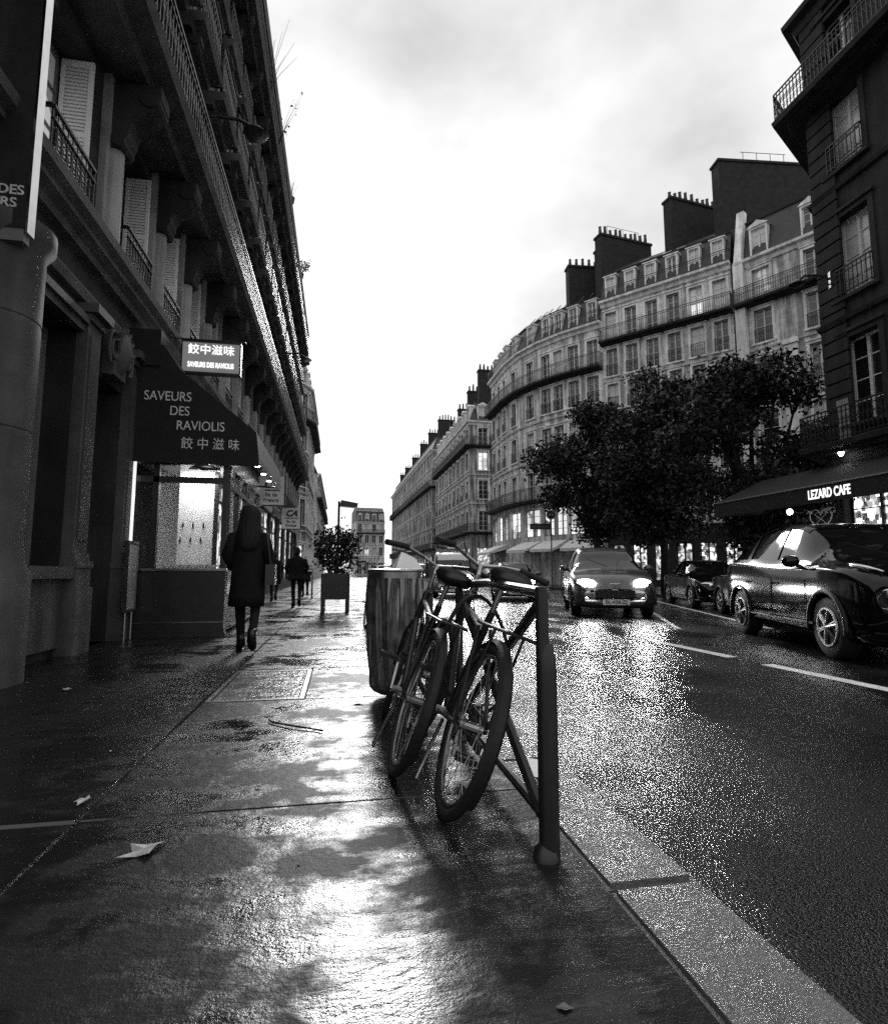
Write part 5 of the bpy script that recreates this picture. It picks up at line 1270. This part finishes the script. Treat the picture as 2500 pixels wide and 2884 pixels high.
car('sedan', 'black car parked between the black crossover and the distant small saloon', 9.85, 11.3, R(180-20), M_carblk, 'parked dark cars')
car('sedan', 'small-looking dark saloon parked furthest back beside the oncoming hatchback', 11.45, 16.1, R(180-19), M_carblk, 'parked dark cars')
car('sedan', 'car with lit headlamp half hidden behind the bicycle saddle', 6.75, 21.4, R(180-15), M_cargry, 'cars with lit headlamps', True, None, None, 25)
car('van', 'people carrier with lit headlamp seen between bin and bicycles', 4.95, 24.6, R(180-8), M_carsil, 'cars with lit headlamps', True, None, None, 25)
car('hatch', 'distant dark car just beside the litter bin rim', 4.25, 30.5, R(180-4), M_carblk, 'distant cars')
car('hatch', 'tiny dark car far up the street', 6.2, 44, R(180-3), M_carblk, 'distant cars')

# ================================================================== RIGHT-HAND SHOPS, CAFE, SIGNS
for i, (seg, d0, d1, lab) in enumerate(((0, .2, 2.9, 'cream shop awning below the rounded corner, part nearest the trees'), (1, .1, 2.3, 'cream shop awning in the middle of the rounded corner'), (2, .1, 2.5, 'cream shop awning turning into the street on the rounded corner'), (4, .5, 4.8, 'cream shop awning furthest along the rounded corner building'))):
    x, y, rz = along(polyR2, seg, d0, 0); L = d1-d0
    a = thing('shop_awning', lab, 'awning', (x, y, 2.4), rz, 'cream awnings on the corner building')
    b = MB()
    for k in range(8):
        xa, xb = L*k/8, L*(k+1)/8; b.quad((xa, .02, .95), (xb, .02, .95), (xb, 1.7, .25), (xa, 1.7, .25)); b.quad((xa, 1.7, .25), (xb, 1.7, .25), (xb, 1.71, .02+.02*(k % 2)), (xa, 1.71, .02+.02*(k % 2)))
    b.poly([(0, .02, .95), (0, 1.7, .25), (0, 1.7, .1), (0, .02, .5)]); b.poly([(L, .02, .95), (L, 1.7, .25), (L, 1.7, .1), (L, .02, .5)])
    obj('canopy', b.mesh('canopy', False), M_paleawn, a); obj('awning_arm', MB().bar((.05, 0, .3), (.05, 1.68, .22), .02, 6).bar((L-.05, 0, .3), (L-.05, 1.68, .22), .02, 6), M_iron, a)
x, y, rz = along(polyR1, 0, 4.9, -.03)
ks = thing('shop_sign', 'dark fascia with pale letters KILO half hidden by the street tree', 'sign', (x, y, 3.55), rz)
obj('fascia', MB().box(-2.4, 3.2, 0, .1, 0, .55), M_black, ks)
text('KILO', .42, emit('sign_letters_dim', .8), ks, T(.9, .103, .28, R(180)) @ FACE_CAM)
rs = thing('road_sign', 'round sign and dark direction plate on a slim pole before the corner shop', 'sign', (12.75, 32.6, 0), R(-12))
obj('pole', MB().bar((0, 0, 0), (0, 0, 4.75), .04, 10), M_iron, rs)
obj('sign_disc', MB().lathe([(.3, 0), (.3, .03)], 28, M=T(0, -.05, 4.45) @ Matrix.Rotation(R(90), 4, 'X')), M_black, rs)
obj('disc_ring', MB().tube([(.25*math.cos(a), -.09, 4.45+.25*math.sin(a)) for a in [2*math.pi*k/28 for k in range(28)]], .018, 6, True), M_white, rs)
obj('disc_marks', MB().box(-.13, -.06, -.095, -.085, 4.38, 4.52).box(-.03, .03, -.095, -.085, 4.40, 4.52).box(.06, .13, -.095, -.085, 4.38, 4.5), M_white, rs)
obj('direction_plate', MB().box(-1.3, -.05, -.03, .03, 3.55, 3.9), M_black, rs)
obj('plate_stripe', MB().box(-1.2, -.15, -.036, -.031, 3.69, 3.73), M_lpale, rs)
# cafe on the ground floor of the near dark building
ca = thing('cafe_awning', 'long dark cafe awning lettered LEZARD CAFE along the near right building', 'awning', (14.2, 4.0, 2.9), 0)
inv = Matrix.Translation(ca.location).inverted()
b = MB()
for k in range(20):
    ya, yb = 2.5 + 14.2*k/20, 2.5 + 14.2*(k+1)/20
    b.quad((14.2, ya, 4.05), (14.2, yb, 4.05), (12.3, yb, 3.2), (12.3, ya, 3.2)); b.quad((12.3, ya, 3.2), (12.3, yb, 3.2), (12.3, yb, 2.74), (12.3, ya, 2.74))
b.poly([(14.2, 16.7, 4.05), (12.3, 16.7, 3.2), (12.3, 16.7, 2.74), (14.2, 16.7, 2.9)])
o = obj('canopy', b.mesh('canopy', False), M_awn, ca); o.matrix_parent_inverse = inv
o = obj('awning_edge', MB().bar((12.29, 2.5, 3.2), (12.29, 16.7, 3.2), .02, 6), M_grey, ca); o.matrix_parent_inverse = inv
o = text('LEZARD CAFE', .34, E_signtext, ca, T(12.29, 12.2, 2.96, R(-90)) @ FACE_CAM, xs=.6, bold=.008); o.matrix_parent_inverse = inv
for i in range(5):
    y = 5.5 + i*2.3
    g_ = thing('globe_lamp', ['lit globe lamp nearest under the cafe awning', 'second lit globe lamp under the cafe awning', 'third lit globe lamp under the cafe awning', 'fourth lit globe lamp under the cafe awning', 'lit globe lamp at the far end under the cafe awning'][i], 'lamp', (13.4, y, 2.75), group='globe lamps of the cafe')
    obj('globe', MB().lathe([(.01, -.09), (.06, -.07), (.09, 0), (.06, .07), (.01, .09)], 12), E_lamp, g_, smooth=True); obj('stem', MB().bar((0, 0, .09), (0, 0, 1.0), .01, 5), M_iron, g_)
for i, (x, y, h) in enumerate(((12.95, 9.8, 1.25), (12.95, 11.6, 1.1), (13.0, 13.4, 1.3), (13.1, 15.2, 1.2), (14.2, 17.0, 1.5))):
    p = thing('cafe_planter', ['leafy hedge box by the cafe nearest the black crossover', 'second leafy hedge box by the cafe', 'third leafy hedge box by the cafe', 'fourth leafy hedge box by the cafe', 'tallest leafy hedge box beyond the cafe corner'][i], 'planter', (x, y, 0), 0, 'hedge boxes of the cafe')
    obj('box', MB().box(-.22, .22, -.75, .75, 0, .55), M_black, p)
    obj('hedge', leaf_cloud(900, [(0, 0, .5+h*.4, .32, .85, h*.55, 1)], .07, 20+i), M_leaf, p)
# wire butterfly-shaped ornament over the hedge
wo_ = thing('wire_ornament', 'heart-shaped pale wire ornament standing above the black crossover roof', 'ornament', (12.7, 12.9, 0))
pts = []
for i in range(40):
    t = 2*math.pi*i/40; pts.append((0, -.022*16*math.sin(t)**3, 2.35 + .022*(13*math.cos(t)-5*math.cos(2*t)-2*math.cos(3*t)-math.cos(4*t))))
obj('outline', MB().tube(pts, .018, 6, True), M_white, wo_); obj('cross_wire', MB().bar((0, -.2, 2.5), (0, .2, 2.2), .012, 5).bar((0, .2, 2.5), (0, -.2, 2.2), .012, 5), M_white, wo_)
obj('stake', MB().bar((0, 0, 0), (0, 0, 1.98), .014, 6), M_iron, wo_)
wl_ = thing('wall_lantern', 'small lit lantern on a pale wall panel above the cafe awning', 'lamp', (14.2, 13.4, 4.4))
obj('backplate', MB().box(-.02, .08, -.18, .18, .1, 1.5), M_lpale, wl_); obj('lamp_glass', MB().lathe([(.04, -.16), (.075, -.08), (.085, .08), (.05, .16)], 12, (-.18, 0, 0)), E_lamp, wl_, smooth=True)
obj('bracket', MB().bar((0, 0, .2), (-.18, 0, .2), .015, 6).lathe([(.09, .16), (.02, .24)], 12, (-.18, 0, 0)), M_iron, wl_)

# ================================================================== TREES
def tree(lab, x, y, h_trunk, blobs, n, seed, leaf=.16):
    o = thing('street_tree', lab, 'tree', (x, y, 0), 0, 'street trees in front of the angled facades'); rnd = random.Random(seed)
    b = MB(); b.tube([(0, 0, 0), (.05, .03, h_trunk*.5), (0, 0, h_trunk)], [.24, .19, .16], 10)
    for (cx, cy, cz, rx, ry, rz_, w) in blobs:
        p0 = Vector((0, 0, h_trunk*rnd.uniform(.75, 1))); p3 = Vector((cx, cy, cz)); mid = p0.lerp(p3, .5) + Vector((rnd.uniform(-.4, .4), rnd.uniform(-.4, .4), .3))
        b.tube([p0, mid, p3], [.11, .07, .03], 6)
        for k in range(5):
            d = Vector((rnd.gauss(0, 1), rnd.gauss(0, 1), rnd.gauss(.3, .8))).normalized(); e = p3 + Vector((d.x*rx, d.y*ry, d.z*rz_))*.85
            b.tube([mid.lerp(p3, .6), p3.lerp(e, .5) + Vector((0, 0, .2)), e], [.04, .025, .01], 5)
    obj('trunk', b, M_bark, o, smooth=True)
    obj('crown', leaf_cloud(n, blobs, leaf, seed), M_leaf, o)
    return o
def blobset(seed, rx, ry, z0, z1, n, r):
    rnd = random.Random(seed); out = []
    for i in range(n):
        a = rnd.uniform(0, 6.28); t = math.sqrt(rnd.random()); z = z0 + (z1-z0)*rnd.random(); f = math.sin(math.pi*(.12+.8*(z-z0)/(z1-z0)))
        q = r*rnd.uniform(.6, 1.15); out.append((rx*t*f*math.cos(a), ry*t*f*math.sin(a), z, q, q, q*.75, q**2))
    return out
tree('leafy street tree with the leftmost dark crown before the rounded corner', 13.6, 28.2, 3.6, blobset(4, 3.0, 2.6, 3.0, 9.6, 22, 1.25), 22000, 11, .115)
tree('tallest leafy street tree with its crown covering the six-window facade', 15.2, 24.4, 3.4, blobset(9, 3.3, 2.8, 2.6, 10.6, 28, 1.35), 30000, 12, .115)
tree('leafy street tree with dense low crown beside the near dark building', 16.1, 19.6, 3.0, blobset(15, 3.2, 2.6, 2.2, 9.3, 28, 1.25), 28000, 13, .105)

# ================================================================== SMALL THINGS ON THE GROUND
def leaf_litter(lab, x, y, s, rz, seed):
    rnd = random.Random(seed); b = MB(); k = 9; pts = []
    for i in range(k):
        a = 2*math.pi*i/k; r = s*(1 if i % 2 else .55)*rnd.uniform(.8, 1.15); pts.append((r*1.5*math.cos(a), r*math.sin(a), .006 + rnd.uniform(0, .018)))
    for i in range(k): b.poly([(0, 0, .016), pts[i], pts[(i+1) % k]])
    return tag(obj('fallen_leaf', b.mesh('fallen_leaf', False), mat('wet_fallen_leaf', .35, .35, .6, var=.4, scale=30), None, T(x, y, 0, rz)), lab, 'leaf', 'fallen leaves on the sidewalk')
leaf_litter('large pale fallen leaf lying on the near sidewalk panel', -.62, 2.12, .055, .3, 1)
leaf_litter('small fallen leaf in the dark near corner of the sidewalk', -1.0, 2.6, .03, 1.2, 2)
leaf_litter('tiny fallen leaf near the shop door', -2.1, 5.0, .035, 2.0, 3)
leaf_litter('fallen leaf lying under the bicycles', .58, 2.5, .045, .8, 4)
leaf_litter('fallen leaf beside the bin foot', .14, 4.15, .04, 2.2, 5)
tw = tag(obj('fallen_twig', MB().tube([(-.06, .22, .012), (-.03, .15, .01), (.1, .03, .014), (.24, -.06, .01), (.28, -.1, .012)], [.004, .006, .006, .005, .006], 6), M_bark, None, T(-.36, 3.55, 0)), 'thin bent twig lying across the wet sidewalk', 'twig')
tag(obj('reflection_wedge', MB().poly([(0, 0, .006), (.13, -.05, .008), (.10, .22, .006), (.0, .26, .009)]).mesh('reflection_wedge', False), M_paper, None, T(.86, 2.55, .0, -.2)), 'flat white wedge standing in for a bright reflection on the kerb stone behind the barrier', 'paper')  # flat white sheet added in place of a bright kerb reflection

b = MB(); rnd = random.Random(5)
for i in range(70):
    x, y = rnd.uniform(-2.6, .75), rnd.uniform(1.0, 9.0); a = rnd.uniform(0, 6.28); s = rnd.uniform(.006, .02)
    e = Vector((math.cos(a), math.sin(a))); f = Vector((-e.y, e.x))*rnd.uniform(.3, .8); c = Vector((x, y))
    b.quad((*(c-e*s), .005), (*(c-f*s), .008), (*(c+e*s), .006), (*(c+f*s), .009))
struct(obj('litter', b.mesh('litter', False), mat('wet_leaf_bits', .12, .4, .5, var=.6, scale=30)), 'stuff')
